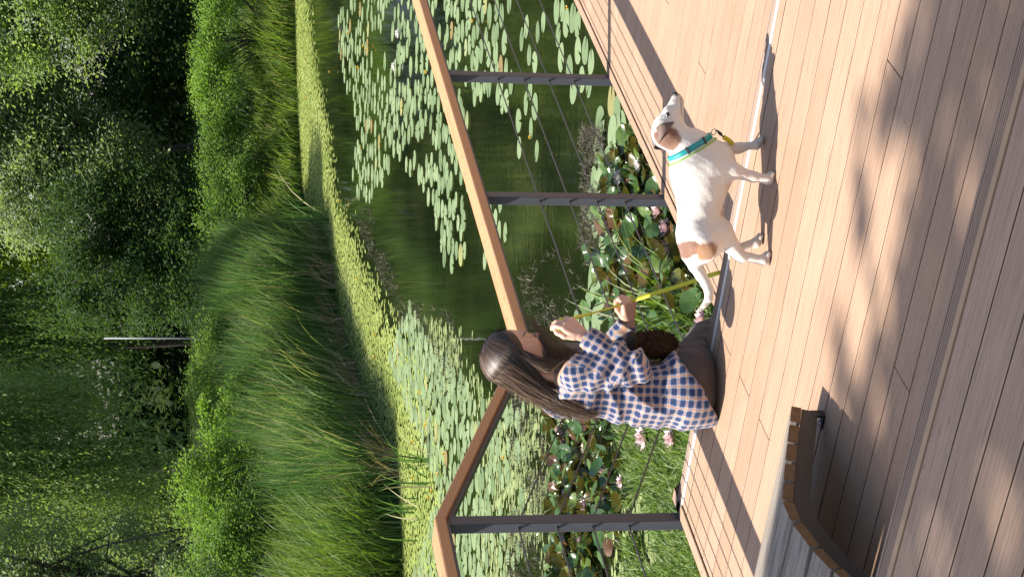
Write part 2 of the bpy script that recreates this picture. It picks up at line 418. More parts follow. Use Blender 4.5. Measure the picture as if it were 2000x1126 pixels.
for a0, a1 in ((-3.342, -3.336), (-4.29, -4.284)):
    V, F = frame(a0, a1); f_ = mesh_np('side_frame', V-lb, F, M['frame'], bench)
    for b0 in (4.645, 3.47):
        leg = MB(); dz = .042 if b0 > 4 else .09
        leg.box((a0-.045, b0, .0005), (a1+.001, b0+.032, .0065), bev=.001); leg.box((a1-.007, b0, .0066), (a1+.001, b0+.032, dz), bev=.001)
        lo = mesh_np('foot', np.concatenate(leg.v)-lb, leg.f, M['frame'], f_, tint=leg.t)
        bl = MB().tube([(a0-.022, b0+.016, .0066), (a0-.022, b0+.016, .010), (a0-.022, b0+.016, .0102), (a0-.022, b0+.016, .017)], [.011, .011, .0075, .0065], 6)
        mesh_np('bolt', np.concatenate(bl.v)-lb, bl.f, M['bolt'], lo, tint=bl.t)
cb = MB()
for b, z in ((4.25, .19), (3.9, .13), (3.6, .05)): cb.box((-4.284, b-.02, z-.02), (-3.342, b+.02, z+.0))
mesh_np('cross_bar', np.concatenate(cb.v)-lb, cb.f, M['steel'], bench, tint=cb.t)
# ================================================================ POND, GROUND
def bankY(x):
    return np.interp(x, [-40, -12, -5, -3.13, -2.58, -1.91, -1.35, -.87, -.3, .65, 1.15, 1.68, 3.46, 5.3, 9, 15, 40], [12, 17, 21.4, 22.0, 22.3, 22.8, 25.8, 27.7, 29.4, 30.6, 33.5, 35.4, 36.7, 37.4, 38.3, 38.6, 37])
def ground_z(x, y):
    d = y-bankY(x); far = np.interp(d, [-3, -.6, .3, 3, 8, 25, 200], [-2.6, -1.3, -.80, -.42, -.1, .5, 3.])
    dl = -6.-x; nl = np.where(y < 13, np.interp(dl, [-1, 0, 3], [-2.6, -1., .2]), -2.6)
    db = -3.-y; nb_ = np.interp(db, [-1, 0, 3], [-2.6, -1., .3])
    return np.maximum(np.maximum(far, nl), nb_)
gx = np.concatenate([np.linspace(-260, -30, 14), np.linspace(-26, 30, 113), np.linspace(34, 260, 14)]); gy = np.concatenate([np.linspace(-120, -12, 10), np.linspace(-10, 70, 121), np.linspace(75, 420, 20)])
GX, GY = np.meshgrid(gx, gy, indexing='ij'); GZ = ground_z(GX, GY)+.05*np.sin(GX*1.7+GY*.9)*np.cos(GY*1.3)
n0, n1 = GX.shape; idx = np.arange(n0*n1).reshape(n0, n1)
GF = np.stack([idx[:-1, :-1], idx[1:, :-1], idx[1:, 1:], idx[:-1, 1:]], -1).reshape(-1, 4)
def ground_mat():
    t = NT('bank_soil'); o = t.obj(); a = t.noise(1.3, o, 6); c = t.ramp(a, [(.3, (.012, .018, .007)), (.55, (.024, .036, .010)), (.75, (.04, .05, .016))])
    return t.done(t.bsdf(c, 1., t.bump(t.noise(14, o, 4), .6, .05), .0))
tag(mesh_np('ground', np.stack([GX, GY, GZ], -1).reshape(-1, 3), GF, ground_mat(), smooth=True), kind='structure')
def water_mat():
    t = NT('pond_water'); o = t.obj()
    n = t.noise(1., t.mapping(o, (5, 9, 1)), 3, .5); n2 = t.noise(1., t.mapping(o, (.6, 1.2, 1)), 2)
    murk = t.noise(.9, o, 5)
    c = t.ramp(murk, [(.35, (.005, .008, .003)), (.7, (.014, .019, .006))])
    return t.done(t.bsdf(c, .03, t.bump(t.math('ADD', n, t.math('MULTIPLY', n2, .5)), .045, .02), .5, IOR=1.33))
tag(mesh_np('water', [(-70, -4, WZ), (70, -4, WZ), (70, 60, WZ), (-70, 60, WZ)], [[0, 1, 2, 3]], water_mat()), kind='structure')
# ================================================================ FOLIAGE TOOLS
def unit(v): return v/(np.linalg.norm(v, axis=-1, keepdims=True)+1e-9)
def leaf_quads(P, size, up=.55, elong=.5, hang=None, tint=None):
    """one folded leaf-shaped quad per point"""
    n = len(P); size = np.broadcast_to(size, (n,))[:, None]
    N = RNG.normal(size=(n, 3))*.8; N[:, 2] = np.abs(N[:, 2]); N = unit(N-SUN*up*1.8)      # leaves turn to the light
    A = RNG.normal(size=(n, 3))
    if hang is not None: A = A*(1-hang)+np.array([0, 0, -1.])*hang*1.6
    A = unit(A-N*np.sum(A*N, 1, keepdims=True)); Bv = np.cross(N, A)
    V = np.stack([P-A*size*.5, P+Bv*size*elong*.5+A*size*.05, P+A*size*.5, P-Bv*size*elong*.5+A*size*.05], 1).reshape(-1, 3)
    F = np.arange(4*n).reshape(n, 4)
    return V, F
def crown_points(lobes, n_clump, per, sig, shell=.55, seed=0):
    """leaf positions: clumps spread through ellipsoids, denser to the outside, with gaps between"""
    r = np.random.default_rng(seed); P = []; T = []
    vol = np.array([l[1][0]*l[1][1]*l[1][2] for l in lobes])**.7; vol /= vol.sum()
    for l, f in zip(lobes, vol):
        m = max(3, int(n_clump*f)); d = unit(r.normal(size=(m, 3))); rad = (shell+(1-shell)*r.random(m))**.8*(1+.18*np.sin(d[:, 0]*5+seed)*np.cos(d[:, 2]*6+1.3*seed))
        hole = np.sin(d[:, 0]*4.1+seed*1.7)*np.cos(d[:, 2]*4.7+seed)+.6*np.sin(d[:, 1]*5.3+d[:, 2]*3.1+seed*2.3) > -.30; hole |= r.random(m) < .18; d, rad = d[hole], rad[hole]; m = len(d)
        C = np.array(l[0])+d*rad[:, None]*np.array(l[1]); k = (per*(.5+r.random(m))).astype(int); s = sig*(.6+.9*r.random(m))
        ct_ = r.random(m)
        for c, kk, ss, tt in zip(C, k, s, ct_):
            P.append(c+r.normal(size=(kk, 3))*ss*np.array([1, 1, .75])); T.append(np.clip(tt*.55+.45*r.random(kk), 0, 1))
    return np.concatenate(P), np.concatenate(T)
def limbs(mb, base, top, r0, targets):
    base = np.array(base, float); top = np.array(top, float)
    k = 7; P = [base+(top-base)*t+np.array([math.sin(t*5+base[0])*.12, math.cos(t*4+base[1])*.12, 0])*t for t in np.linspace(0, 1, k)]
    mb.tube(P, np.linspace(r0, r0*.35, k), 9)
    for q in targets:
        q = np.array(q, float); t = random.uniform(.35, .9); s = base+(top-base)*t
        mid_ = (s+q)/2+np.array([0, 0, .25]); mb.tube([s, (s+mid_)/2, mid_, (mid_+q)/2, q], np.linspace(r0*.4*(1-t*.5), .012, 5), 6)
M['bark'] = plain('tree_bark', (.05, .04, .03), .9, nscale=9, namp=.5, bump=.6)
def tree(name, label, lobes, mat, n_clump, per, sig, leaf, hang=None, elong=.5, base=None, r0=.10, group='trees along the far bank', seed=1, shell=.5):
    c0 = np.array(lobes[0][0]); bx, by = (base if base else (c0[0], c0[1])); bz = float(ground_z(bx, by))
    e = empty(name, (bx, by, bz)); tag(e, label, 'tree', group); off = np.array([bx, by, bz])
    mb = MB(); tops = c0+np.array([0, 0, .3])
    tg = []
    for l in lobes:
        for _ in range(7): tg.append(np.array(l[0])+unit(RNG.normal(size=3))*np.array(l[1])*.75)
    limbs(mb, (bx, by, bz-.2), tops, r0, tg)
    mesh_np('trunk', np.concatenate(mb.v)-off, mb.f, M['bark'], e, True, tint=mb.t)
    P, T = crown_points(lobes, n_clump, per, sig, shell, seed)
    if hang is not None:      # weeping strands: stretch each clump downwards
        pass
    V, F = leaf_quads(P, leaf*(.6+.8*RNG.random(len(P))), elong=elong, hang=hang)
    mesh_np('crown', V-off, F, mat, e, tint=T)
    return e
def willow(name, label, lobes, mat, n_str, leaf, length, base, r0=.11, group='trees along the far bank', seed=3):
    r = np.random.default_rng(seed); bz = float(ground_z(*base)); e = empty(name, (*base, bz)); tag(e, label, 'tree', group); off = np.array([*base, bz])
    mb = MB(); tg = [np.array(l[0])+unit(r.normal(size=3))*np.array(l[1])*.8 for l in lobes for _ in range(8)]
    limbs(mb, (*base, bz-.2), np.array(lobes[0][0]), r0, tg); mesh_np('trunk', np.concatenate(mb.v)-off, mb.f, M['bark'], e, True, tint=mb.t)
    P = []; T = []
    vol = np.array([l[1][0]*l[1][1]*l[1][2] for l in lobes])**.7; vol /= vol.sum()
    for l, f in zip(lobes, vol):
        m = int(n_str*f); nb_ = max(5, m//14); bc = unit(r.normal(size=(nb_, 3))); bc[:, 2] = np.abs(bc[:, 2])*.9-.1
        for k in range(nb_):
            c = np.array(l[0])+bc[k]*np.array(l[1])*(.6+.4*r.random()); tt = r.random()
            for _ in range(14):
                s = c+r.normal(size=3)*np.array([.22, .22, .15]); L = length*(.4+.9*r.random()); j = int(L/.05)
                u = np.linspace(0, 1, j); drift = r.normal(size=3)*.12; out = bc[k]*np.array([.25, .25, 0])
                q = s+np.outer(u, np.array([0, 0, -L]))+np.outer(np.sin(u*1.6), drift+out)+r.normal(size=(j, 3))*.035
                P.append(q); T.append(np.clip(tt*.6+.4*r.random(j), 0, 1))
    P = np.concatenate(P); T = np.concatenate(T)
    V, F = leaf_quads(P, leaf*(.6+.8*r.random(len(P))), elong=.28, hang=.75, up=.1)
    mesh_np('crown', V-off, F, mat, e, tint=T); return e
def px(x, y, Yd): return aty(x, y, Yd)
def lobe(x, y, Yd, rx, ry, rz): return (px(x, y, Yd), (rx, ry, rz))
G = dict(
 silver=[(0, (.15, .205, .11)), (.5, (.22, .28, .155)), (1, (.31, .37, .22))],
 pale=[(0, (.13, .20, .065)), (.5, (.215, .30, .11)), (1, (.32, .40, .17))],
 dark=[(0, (.022, .046, .016)), (.6, (.050, .095, .032)), (1, (.095, .16, .05))],  # darkened to stand in for shade on the elder bush
 mid=[(0, (0.058, 0.116, 0.026)), (.6, (0.116, 0.203, 0.043)), (1, (0.203, 0.304, 0.070))],
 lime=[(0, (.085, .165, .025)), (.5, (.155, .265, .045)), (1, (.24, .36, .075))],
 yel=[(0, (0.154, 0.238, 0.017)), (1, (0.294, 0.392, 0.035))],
 willow=[(0, (.050, .100, .030)), (.6, (.105, .180, .050)), (1, (.19, .27, .09))],
 reed=[(0, (.045, .105, .035)), (.5, (.095, .185, .06)), (.94, (.16, .25, .09)), (.97, (.36, .32, .18)), (1, (.46, .41, .27))],
 grass=[(0, (.065, .12, .020)), (.6, (.13, .20, .038)), (.9, (.22, .27, .075)), (1, (.36, .32, .16))],
 dry=[(0, (.20, .15, .085)), (.6, (.34, .27, .17)), (1, (.46, .39, .27))])
for k in list(G): M['leaf_'+k] = leaf_mat('leaf_'+k, G[k], .48 if k not in ('dry',) else .15, rough=.6, spec=.18)
# ---------------------------------------------------------------- trees (photo order: right to left)
tree('poplar', 'tall pale green poplar crown at the right end of the far bank', [lobe(60, 20, 41.5, 1.5, 1.5, 1.75), lobe(-150, 10, 42, 2.0, 1.8, 2.6), lobe(150, -30, 41.5, 1.2, 1.2, 1.1)], M['leaf_pale'], 787, 83, 0.213, 0.093, base=(7.2, 43), seed=1)
tree('poplar', 'silvery grey-green poplar leaning diagonally above the dark bush', [lobe(130, 300, 44, 1.35, 1.2, 1.35), lobe(40, 230, 44.5, 1.3, 1.3, 1.5), lobe(230, 330, 43.5, 1.1, 1.0, .9), lobe(-160, 250, 45, 2.2, 2.0, 2.6), lobe(60, 390, 44, 1.0, 1.1, 1.0)], M['leaf_silver'], 1425, 83, 0.205, 0.093, base=(3.4, 47), seed=2)
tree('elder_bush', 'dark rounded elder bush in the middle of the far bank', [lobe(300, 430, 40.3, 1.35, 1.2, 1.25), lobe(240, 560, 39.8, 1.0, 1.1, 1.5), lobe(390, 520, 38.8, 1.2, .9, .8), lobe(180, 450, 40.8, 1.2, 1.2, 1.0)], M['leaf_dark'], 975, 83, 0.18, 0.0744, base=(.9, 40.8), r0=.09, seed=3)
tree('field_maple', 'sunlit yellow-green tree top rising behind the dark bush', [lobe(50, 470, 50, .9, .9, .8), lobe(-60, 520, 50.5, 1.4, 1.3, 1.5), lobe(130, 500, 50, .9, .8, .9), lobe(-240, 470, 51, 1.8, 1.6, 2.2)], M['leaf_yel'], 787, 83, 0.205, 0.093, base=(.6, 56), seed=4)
willow('willow', 'broad shaded willow with drooping twigs left of the grey pole', [lobe(10, 700, 46.5, 1.6, 1.4, 2.0), lobe(-160, 640, 47, 1.9, 1.8, 2.4), lobe(90, 620, 45.5, 1.0, 1.0, 1.3)], M['leaf_willow'], 4350, 0.09, 1.9, (-1.3, 49), seed=5)
willow('willow', 'weeping willow with light green trailing twigs near the left edge', [lobe(0, 900, 33, 1.5, 1.3, 1.9), lobe(-160, 960, 33, 1.8, 1.6, 2.4), lobe(120, 980, 32, .9, .9, 1.3)], M['leaf_pale'], 3900, 0.0825, 2.1, (-3.2, 35), seed=6)
tree('alder', 'grey-green alder branch at the far left end of the bank', [lobe(90, 1090, 29.5, .75, .8, .9), lobe(-30, 1130, 29.5, 1.1, 1.0, 1.3), lobe(250, 1110, 30, .8, .8, .9), lobe(380, 1100, 29, .8, .7, .6)], M['leaf_silver'], 487, 83, 0.164, 0.0682, base=(-4.9, 30.5), seed=7)
tree('alder', 'shaded alder filling the gap behind the grey pole', [lobe(150, 690, 53, 1.8, 1.2, 2.2), lobe(-120, 800, 54, 2.6, 1.6, 3.2)], M['leaf_mid'], 562, 80, 0.246, 0.105, base=(-2.2, 62), seed=8)
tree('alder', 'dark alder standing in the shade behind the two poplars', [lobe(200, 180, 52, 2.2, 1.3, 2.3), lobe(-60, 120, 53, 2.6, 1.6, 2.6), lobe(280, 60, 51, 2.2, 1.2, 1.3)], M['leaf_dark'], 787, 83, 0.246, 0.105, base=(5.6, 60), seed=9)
# far wood that closes the view
P, T = crown_points([((x, 58+3*math.sin(x), 3.5+1.2*math.sin(x*1.7)), (4.5, 3, 6.5+1.5*math.cos(x*.9))) for x in np.arange(-34, 40, 5.2)]+[((x, 57, 9.5), (4., 2.5, 4.)) for x in np.arange(-20, 24, 4.5)]+[((x, 55+2*math.cos(x), .8), (3.4, 2, 2.6)) for x in np.arange(-24, 28, 3.4)]+[((x, 63, 11.), (5.5, 3, 8.)) for x in np.arange(-34, 40, 6.)], 12000, 30, .6, .35, 21)
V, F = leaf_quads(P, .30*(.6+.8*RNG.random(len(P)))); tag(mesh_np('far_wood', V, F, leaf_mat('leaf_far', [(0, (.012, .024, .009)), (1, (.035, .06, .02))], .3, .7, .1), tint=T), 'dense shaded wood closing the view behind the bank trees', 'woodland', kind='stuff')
# ---------------------------------------------------------------- shrubs on the bank
def shrub(name, label, lobes, mat, n, per, sig, leaf, seed, group='shrubs on the far bank'):
    c0 = np.array(lobes[0][0]); bz = float(ground_z(c0[0], c0[1])); off = np.array([c0[0], c0[1], bz]); e = empty(name, off); tag(e, label, 'shrub', group)
    mb = MB()
    for l in lobes:
        for _ in range(6):
            q = np.array(l[0])+unit(RNG.normal(size=3))*np.array(l[1])*.7; s = np.array([c0[0]+random.uniform(-.2, .2), c0[1]+random.uniform(-.2, .2), bz-.05])
            mb.tube([s, (s+q)/2+np.array([0, 0, .1]), q], [.018, .012, .005], 5)
    mesh_np('stems', np.concatenate(mb.v)-off, mb.f, M['bark'], e, tint=mb.t)
    P, T = crown_points(lobes, n, per, sig, .4, seed); V, F = leaf_quads(P, leaf*(.6+.8*RNG.random(len(P))), up=.7); mesh_np('foliage', V-off, F, mat, e, tint=T)
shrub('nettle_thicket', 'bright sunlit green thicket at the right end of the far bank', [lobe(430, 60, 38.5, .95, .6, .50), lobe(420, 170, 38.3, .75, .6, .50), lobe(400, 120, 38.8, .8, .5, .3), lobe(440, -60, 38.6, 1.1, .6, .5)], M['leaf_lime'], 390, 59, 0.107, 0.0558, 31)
shrub('bramble_thicket', 'deep green thicket in shade below the dark elder bush', [lobe(440, 300, 37.6, 1.0, .5, .5), lobe(430, 420, 37.2, .8, .5, .45), lobe(480, 370, 36.6, .8, .4, .35)], M['leaf_mid'], 360, 59, 0.107, 0.0558, 32)
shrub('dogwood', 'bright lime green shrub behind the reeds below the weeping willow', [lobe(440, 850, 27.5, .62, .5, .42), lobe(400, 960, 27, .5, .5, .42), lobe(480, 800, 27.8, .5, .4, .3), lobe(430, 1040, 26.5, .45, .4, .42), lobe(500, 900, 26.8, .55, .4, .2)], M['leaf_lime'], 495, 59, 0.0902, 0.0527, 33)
shrub('bramble_thicket', 'shaded leafy thicket between the grey pole and the lime green shrub', [lobe(420, 700, 31, .7, .5, .35), lobe(450, 620, 32, .7, .5, .3), lobe(400, 770, 30, .5, .5, .3), lobe(460, 540, 33, .7, .4, .3)], M['leaf_mid'], 330, 59, 0.0984, 0.0527, 34)
shrub('bramble_thicket', 'dark thicket under the alder branch at the far left', [lobe(480, 1020, 25.5, .5, .4, .4), lobe(430, 1100, 26, .5, .5, .55), lobe(520, 960, 25.6, .4, .3, .25)], M['leaf_mid'], 255, 59, 0.0902, 0.0496, 35)
# grey pole
pb = px(362, 660, 36); pz = float(ground_z(pb[0], pb[1])); pt = px(203, 660, 36)
po = empty('lamp_pole', (pb[0], pb[1], pz)); tag(po, 'slim grey metal pole standing among the bank trees', 'pole')
m_ = MB().tube([(0, 0, -.3), (0, 0, pt[2]-pz)], [.019, .016], 10); m_.build('shaft', plain('galvanised_pole', (.20, .20, .21), .5, Metallic=.3), po, True)
m_ = MB().tube([(0, 0, -.05), (0, 0, .25)], .03, 10); m_.build('base_sleeve', M['steel'], po, True)
# ---------------------------------------------------------------- blades (reeds, grass)
def blades(P, H, W, lean=.25, bend=.5, seg=4, seed=0, wind=(.12, 0.)):
    r = np.random.default_rng(seed); n = len(P); H = np.broadcast_to(H, (n,)); W = np.broadcast_to(W, (n,))
    az = r.random(n)*2*math.pi; dirv = np.stack([np.cos(az), np.sin(az), np.zeros(n)], 1); ln = np.abs(r.normal(size=n))*lean; bd = r.random(n)*bend
    side = np.stack([-np.sin(az+r.normal(size=n)*.7), np.cos(az+r.normal(size=n)*.7), np.zeros(n)], 1)
    V = np.zeros((n, seg*2+1, 3))
    for k in range(seg+1):
        t = k/seg; w_ = W*(1-t**2.2)*.5*(.75 if k == 0 else 1)
        c = P+dirv*(H*(ln*t+bd*t**3*.6))[:, None]+np.array([wind[0], wind[1], 0])*(H*t*t)[:, None]; c[:, 2] += H*(t-.30*bd*t**3-.15*ln*t*t)
        if k < seg: V[:, 2*k] = c-side*w_[:, None]; V[:, 2*k+1] = c+side*w_[:, None]
        else: V[:, 2*seg] = c
    m = seg*2+1; base = (np.arange(n)*m)[:, None]; Q = []
    for k in range(seg-1): Q.append(base+np.array([2*k, 2*k+1, 2*k+3, 2*k+2]))
    F4 = np.stack(Q, 1).reshape(-1, 4); T3 = base+np.array([2*seg-2, 2*seg-1, 2*seg])
    F = [f for f in F4]+[f for f in T3]; return V.reshape(-1, 3), F, seg-1
def blade_mesh(name, P, H, W, mat, seed, parent=None, off=None, tint=None, **kw):
    V, F, s1 = blades(P, H, W, seed=seed, **kw); r = np.random.default_rng(seed+5); tn = r.random(len(P)) if tint is None else tint
    T = np.concatenate([np.repeat(tn, s1), tn])
    if off is not None: V = V-off
    return mesh_np(name, V, F, mat, parent, tint=T)
r_ = np.random.default_rng(5)
# the reed bed on the left promontory
n = 24000; x = r_.uniform(-2.9, 1.05, n); dep = r_.random(n)**1.35*4.2; y = bankY(x)+dep-.15
keep = (x > -2.2+.25*np.sin(dep*3)) | (r_.random(n) < .25); x, y, dep = x[keep], y[keep], dep[keep]
hgt = np.interp(x, [-3, -2, -1.2, -.2, .6, 1.05], [1.1, 1.2, 1.4, 1.6, 1.5, 1.1])*(.55+.50*r_.random(len(x)))*np.interp(dep, [0, .5, 4], [.78, 1, 1.0])*(1+.13*np.sin(x*6.1+dep*1.7)+.09*np.sin(x*15+1+dep*3))
P = np.stack([x, y, np.maximum(ground_z(x, y), WZ-.05)], 1)
tag(blade_mesh('reed_bed', P, hgt, .0155, M['leaf_reed'], 61, lean=.085, bend=.30, seg=5, wind=(0., .0)), 'tall dense green reed bed along the left part of the far bank', 'reeds', kind='stuff')
# older, paler blades leaning out of the bed
n = 3600; x = r_.uniform(-2.15, 1.0, n); dep = r_.random(n)**1.2*4.; y = bankY(x)+dep-.2; P = np.stack([x, y, np.maximum(ground_z(x, y), WZ-.05)], 1)
M['leaf_oldreed'] = leaf_mat('leaf_oldreed', [(0, (.12, .21, .07)), (.6, (.20, .28, .10)), (.85, (.30, .30, .15)), (1, (.42, .37, .24))], .4, .6, .2)
tag(blade_mesh('leaning_reeds', P, np.interp(x, [-3, -1.2, -.2, 1.05], [1.0, 1.3, 1.5, 1.1])*(.6+.5*r_.random(n)), .016, M['leaf_oldreed'], 66, lean=.17, bend=.5, seg=5, wind=(0., 0.)), 'paler older reed blades leaning out of the dense reed bed', 'reeds', kind='stuff')
# dead straw at the feet of the reeds
n = 2600; x = r_.uniform(-2.2, .95, n); y = bankY(x)+r_.normal(size=n)*.16-.02
cl = np.sin(x*9)+np.sin(x*23+1)+r_.normal(size=n)*.5 > .1; x, y = x[cl], y[cl]
P = np.stack([x, y, np.full(len(x), WZ)], 1)
tag(blade_mesh('dead_reeds', P, (.18+.42*r_.random(len(x))), .013, M['leaf_dry'], 62, lean=.5, bend=.6, seg=4), 'bleached broken straw at the foot of the reed bed', 'dead reeds', kind='stuff')
# grass on the right bank and on the left foreground of the bank
n = 9000; x = r_.uniform(.7, 8.5, n); dep = r_.random(n)**1.2*3.2; y = bankY(x)+dep-.1; P = np.stack([x, y, np.maximum(ground_z(x, y), WZ-.03)], 1)
hh = (.35+.5*r_.random(n))*(.75+.35*np.sin(x*2.3)*np.sin(x*.9+1))*np.interp(dep, [0, 1, 3.2], [1., 1., .8])
tag(blade_mesh('bank_grass', P, hh, .022, M['leaf_grass'], 63, lean=.25, bend=.8), 'long mixed grass along the right part of the far bank', 'grass', kind='stuff')
n = 9500; x = -2.45-7.5*r_.random(n)**1.7; dep = r_.random(n)**1.2*3.6; y = bankY(x)+dep-.1; P = np.stack([x, y, np.maximum(ground_z(x, y), WZ-.03)], 1)
tag(blade_mesh('marsh_grass', P, (.45+.75*r_.random(n))*np.interp(x, [-2.9, -2.45], [1, .6]), .018, leaf_mat('leaf_marsh', [(0, (.07, .13, .02)), (.6, (.13, .20, .035)), (1, (.22, .27, .08))], .4), 64, lean=.22, bend=.7), 'bright green marsh grass at the left end of the far bank', 'grass', kind='stuff')
n = 16000; x = r_.uniform(-6, 9, n); y = bankY(x)+2.5+r_.random(n)**1.3*16; P = np.stack([x, y, ground_z(x, y)], 1)
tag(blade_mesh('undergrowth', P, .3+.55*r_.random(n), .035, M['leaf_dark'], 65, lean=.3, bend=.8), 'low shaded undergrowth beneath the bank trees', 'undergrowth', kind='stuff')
# ================================================================ POND PLANTS
def proj(P):
    d = np.asarray(P, float)-EYE; z = d@Fv
    return 1000-FPX*(d@Uv)/z, 563-FPX*(d@Rv)/z        # photo (x, y)
def inpoly(x, y, poly):
    r = np.zeros(len(x), bool); n = len(poly)
    for k in range(n):
        x0, y0 = poly[k]; x1, y1 = poly[(k+1) % n]
        c = ((y0 > y) != (y1 > y)) & (x < (x1-x0)*(y-y0)/(y1-y0+1e-9)+x0); r ^= c
    return r
def sample(poly, n, z=WZ, seed=0):
    """points on the water inside a region, even over the water's surface"""
    r = np.random.default_rng(seed); C = np.array([atz(a, b, z) for a, b in poly]); lo, hi = C.min(0), C.max(0)
    out = []
    for _ in range(60):
        x = r.uniform(lo[0], hi[0], 4*n); y = r.uniform(lo[1], hi[1], 4*n); P = np.stack([x, y, np.full(4*n, z)], 1)
        a, b = proj(P); out.append(P[inpoly(a, b, poly)])
        if sum(map(len, out)) >= n: break
    return np.concatenate(out)[:n]
def vnoise(x, y, s):
    return (np.sin(x*1.9+s)*np.cos(y*1.3-s*.7)+np.sin(x*4.3-y*2.1+s*2)*.6+np.sin(x*9.1+y*5.7+s)*.4+np.sin(x*17-y*13+s)*.25)/2.25
def pad_shape(n=18, cup=0., wav=.01, seed=0, notch=.16):
    r = np.random.default_rng(seed); V = [(0, 0, .002)]; F = []
    for ring, rr in ((1, .55), (2, 1.)):
        for k in range(n+1):
            a = notch+(2*math.pi-2*notch)*k/n; q = rr*(1+.035*math.sin(3*a+seed)) if ring == 2 else rr
            V.append((q*math.cos(a), q*math.sin(a), cup*q*q+wav*math.sin(4*a+seed)*q+(.002 if ring == 1 else 0)))
    for k in range(n):
        F += [[0, 1+k, 2+k], [1+k, n+2+k, n+3+k, 2+k]]
    return np.array(V), F
pad_stops = [(0, (.16, .225, .105)), (.45, (.225, .30, .150)), (.955, (.27, .345, .18)), (.98, (.34, .34, .13)), (1, (.26, .17, .07))]
M['pad'] = leaf_mat('lily_pad', pad_stops, .12, .36, .5, rand=True); M['pad_t'] = leaf_mat('lily_pad_far', pad_stops, .12, .36, .5)
PADV = [pad_shape(18, .006, .006, s) for s in range(4)]
PADM = []
for k, (V, F) in enumerate(PADV):
    me = bpy.data.meshes.new('lily_pad'); me.from_pydata([tuple(v) for v in V], [], F); me.materials.append(M['pad'])
    for p_ in me.polygons: p_.use_smooth = True
    PADM.append(me)
placed = []
def spread(P, rad, dens=.86):
    keep = []
    for p, r in zip(P, rad):
        if placed:
            A = np.array(placed); d = np.hypot(A[:, 0]-p[0], A[:, 1]-p[1])
            if (d < dens*(A[:, 2]+r)).any(): continue
        placed.append((p[0], p[1], r)); keep.append((p, r))
    return keep
ZONES = [  # polygon, tries, (rmin, rmax), spacing, label, group
 ([(1168, 190), (1205, 190), (1300, 372), (1262, 380), (1160, 372), (1165, 300)], 300, (0.1, 0.163), .80, 'large pale lily pad in the raft beside the lower deck edge', 'lily pads beside the lower deck'),
 ([(1150, 375), (1215, 375), (1215, 470), (1195, 560), (1165, 640), (1120, 640), (1150, 560), (1170, 470)], 330, (0.09, 0.158), .80, 'large pale lily pad in the raft beside the lower deck edge', 'lily pads beside the lower deck'),
 ([(1082, 800), (1110, 800), (1110, 1150), (1082, 1150)], 225, (0.056, 0.101), .85, 'lily pad along the outer rim of the pink lilies left of the person', 'lily pads outside the pink lilies'),
 ([(1085, 0), (1150, 0), (1155, 60), (1160, 190), (1120, 190), (1100, 130), (1090, 60)], 90, (0.08, 0.118), .95, 'lily pad in the small group at the far right below the wires', 'lily pads below the wires at right'),
 ([(1020, 40), (1065, 40), (1065, 140), (1020, 140)], 13, (0.08, 0.109), .9, 'lone lily pad on dark water seen between the wires', 'lone pads between the wires'),
 ([(1010, 170), (1050, 170), (1050, 310), (1015, 310)], 16, (0.08, 0.109), .9, 'lone lily pad on dark water seen between the wires', 'lone pads between the wires'),
 ([(968, 120), (1000, 120), (1000, 205), (975, 205)], 18, (0.08, 0.109), .9, 'lone lily pad on dark water seen between the wires', 'lone pads between the wires'),
 ([(945, 400), (1000, 380), (1000, 440), (970, 520), (945, 520)], 15, (0.072, 0.101), .9, 'lone lily pad on dark water seen between the wires', 'lone pads between the wires'),
 ([(960, 780), (1040, 780), (1010, 1150), (950, 1150)], 112, (0.064, 0.109), 1.0, 'lily pad among waterweed seen through the wires at the left', 'lily pads in the weed at left'),
 ([(845, 395), (905, 395), (915, 515), (870, 515)], 90, (0.08, 0.113), .92, 'lily pad at the near tip of the long open-water field above the rail', 'lily pads at the tip of the field'),
 ([(760, 170), (900, 170), (925, 360), (860, 420), (780, 300)], 600, (0.08, 0.122), .92, 'lily pad of the dense open-water field just above the right handrail', 'lily pads above the right handrail'),
 ([(868, -30), (1000, -30), (985, 125), (905, 250), (868, 130)], 495, (0.08, 0.118), .95, 'lily pad of the field showing through the wires below the right handrail', 'lily pads below the right handrail'),
 ([(655, -40), (850, -40), (870, 170), (760, 210), (780, 300), (720, 390), (685, 380), (700, 250), (665, 120)], 1200, (0.088, 0.126), 1.0, 'far lily pad of the open-water field near the right edge', 'far lily pads at right'),
 ([(800, 600), (850, 690), (905, 740), (935, 800), (970, 800), (950, 1150), (800, 1150), (860, 960), (820, 850), (760, 700)], 2250, (0.076, 0.118), .86, 'lily pad in the crowded carpet beyond the left handrail', 'lily pads beyond the left handrail'),
]
cands = []
for k, (poly, n, (r0_, r1_), sp_, lab, grp) in enumerate(ZONES):
    P = sample(poly, n, WZ, 100+k)
    if sp_ >= .9 and n > 100: P = P[vnoise(P[:, 0]*1.15, P[:, 1]*.62, 2.+k)+.25*np.sin(P[:, 0]*6+P[:, 1]) > -.30]
    rad = np.random.default_rng(200+k).uniform(r0_, r1_, len(P))
    for p, r in spread(P, rad, sp_*.88): cands.append((p, r, lab, grp))
cands.sort(key=lambda c: -c[1]/np.linalg.norm(c[0]-EYE))
inside = [c for c in cands if -20 < proj(c[0][None])[1][0] < 1146]
pick = inside[:292]; pid = set(id(c) for c in pick)
for p, r, lab, grp in pick:
    o = bpy.data.objects.new('lily_pad', random.choice(PADM)); COL.objects.link(o)
    o.location = (p[0], p[1], WZ+.004+random.uniform(0, .006)); s_ = r; o.scale = (s_, s_*random.uniform(.88, 1.02), s_)
    o.rotation_euler = (random.gauss(0, .012), random.gauss(0, .012), random.uniform(0, 6.28)); tag(o, lab, 'lily pad', grp)
SV = []; SF = []; ST = []; n_ = 0
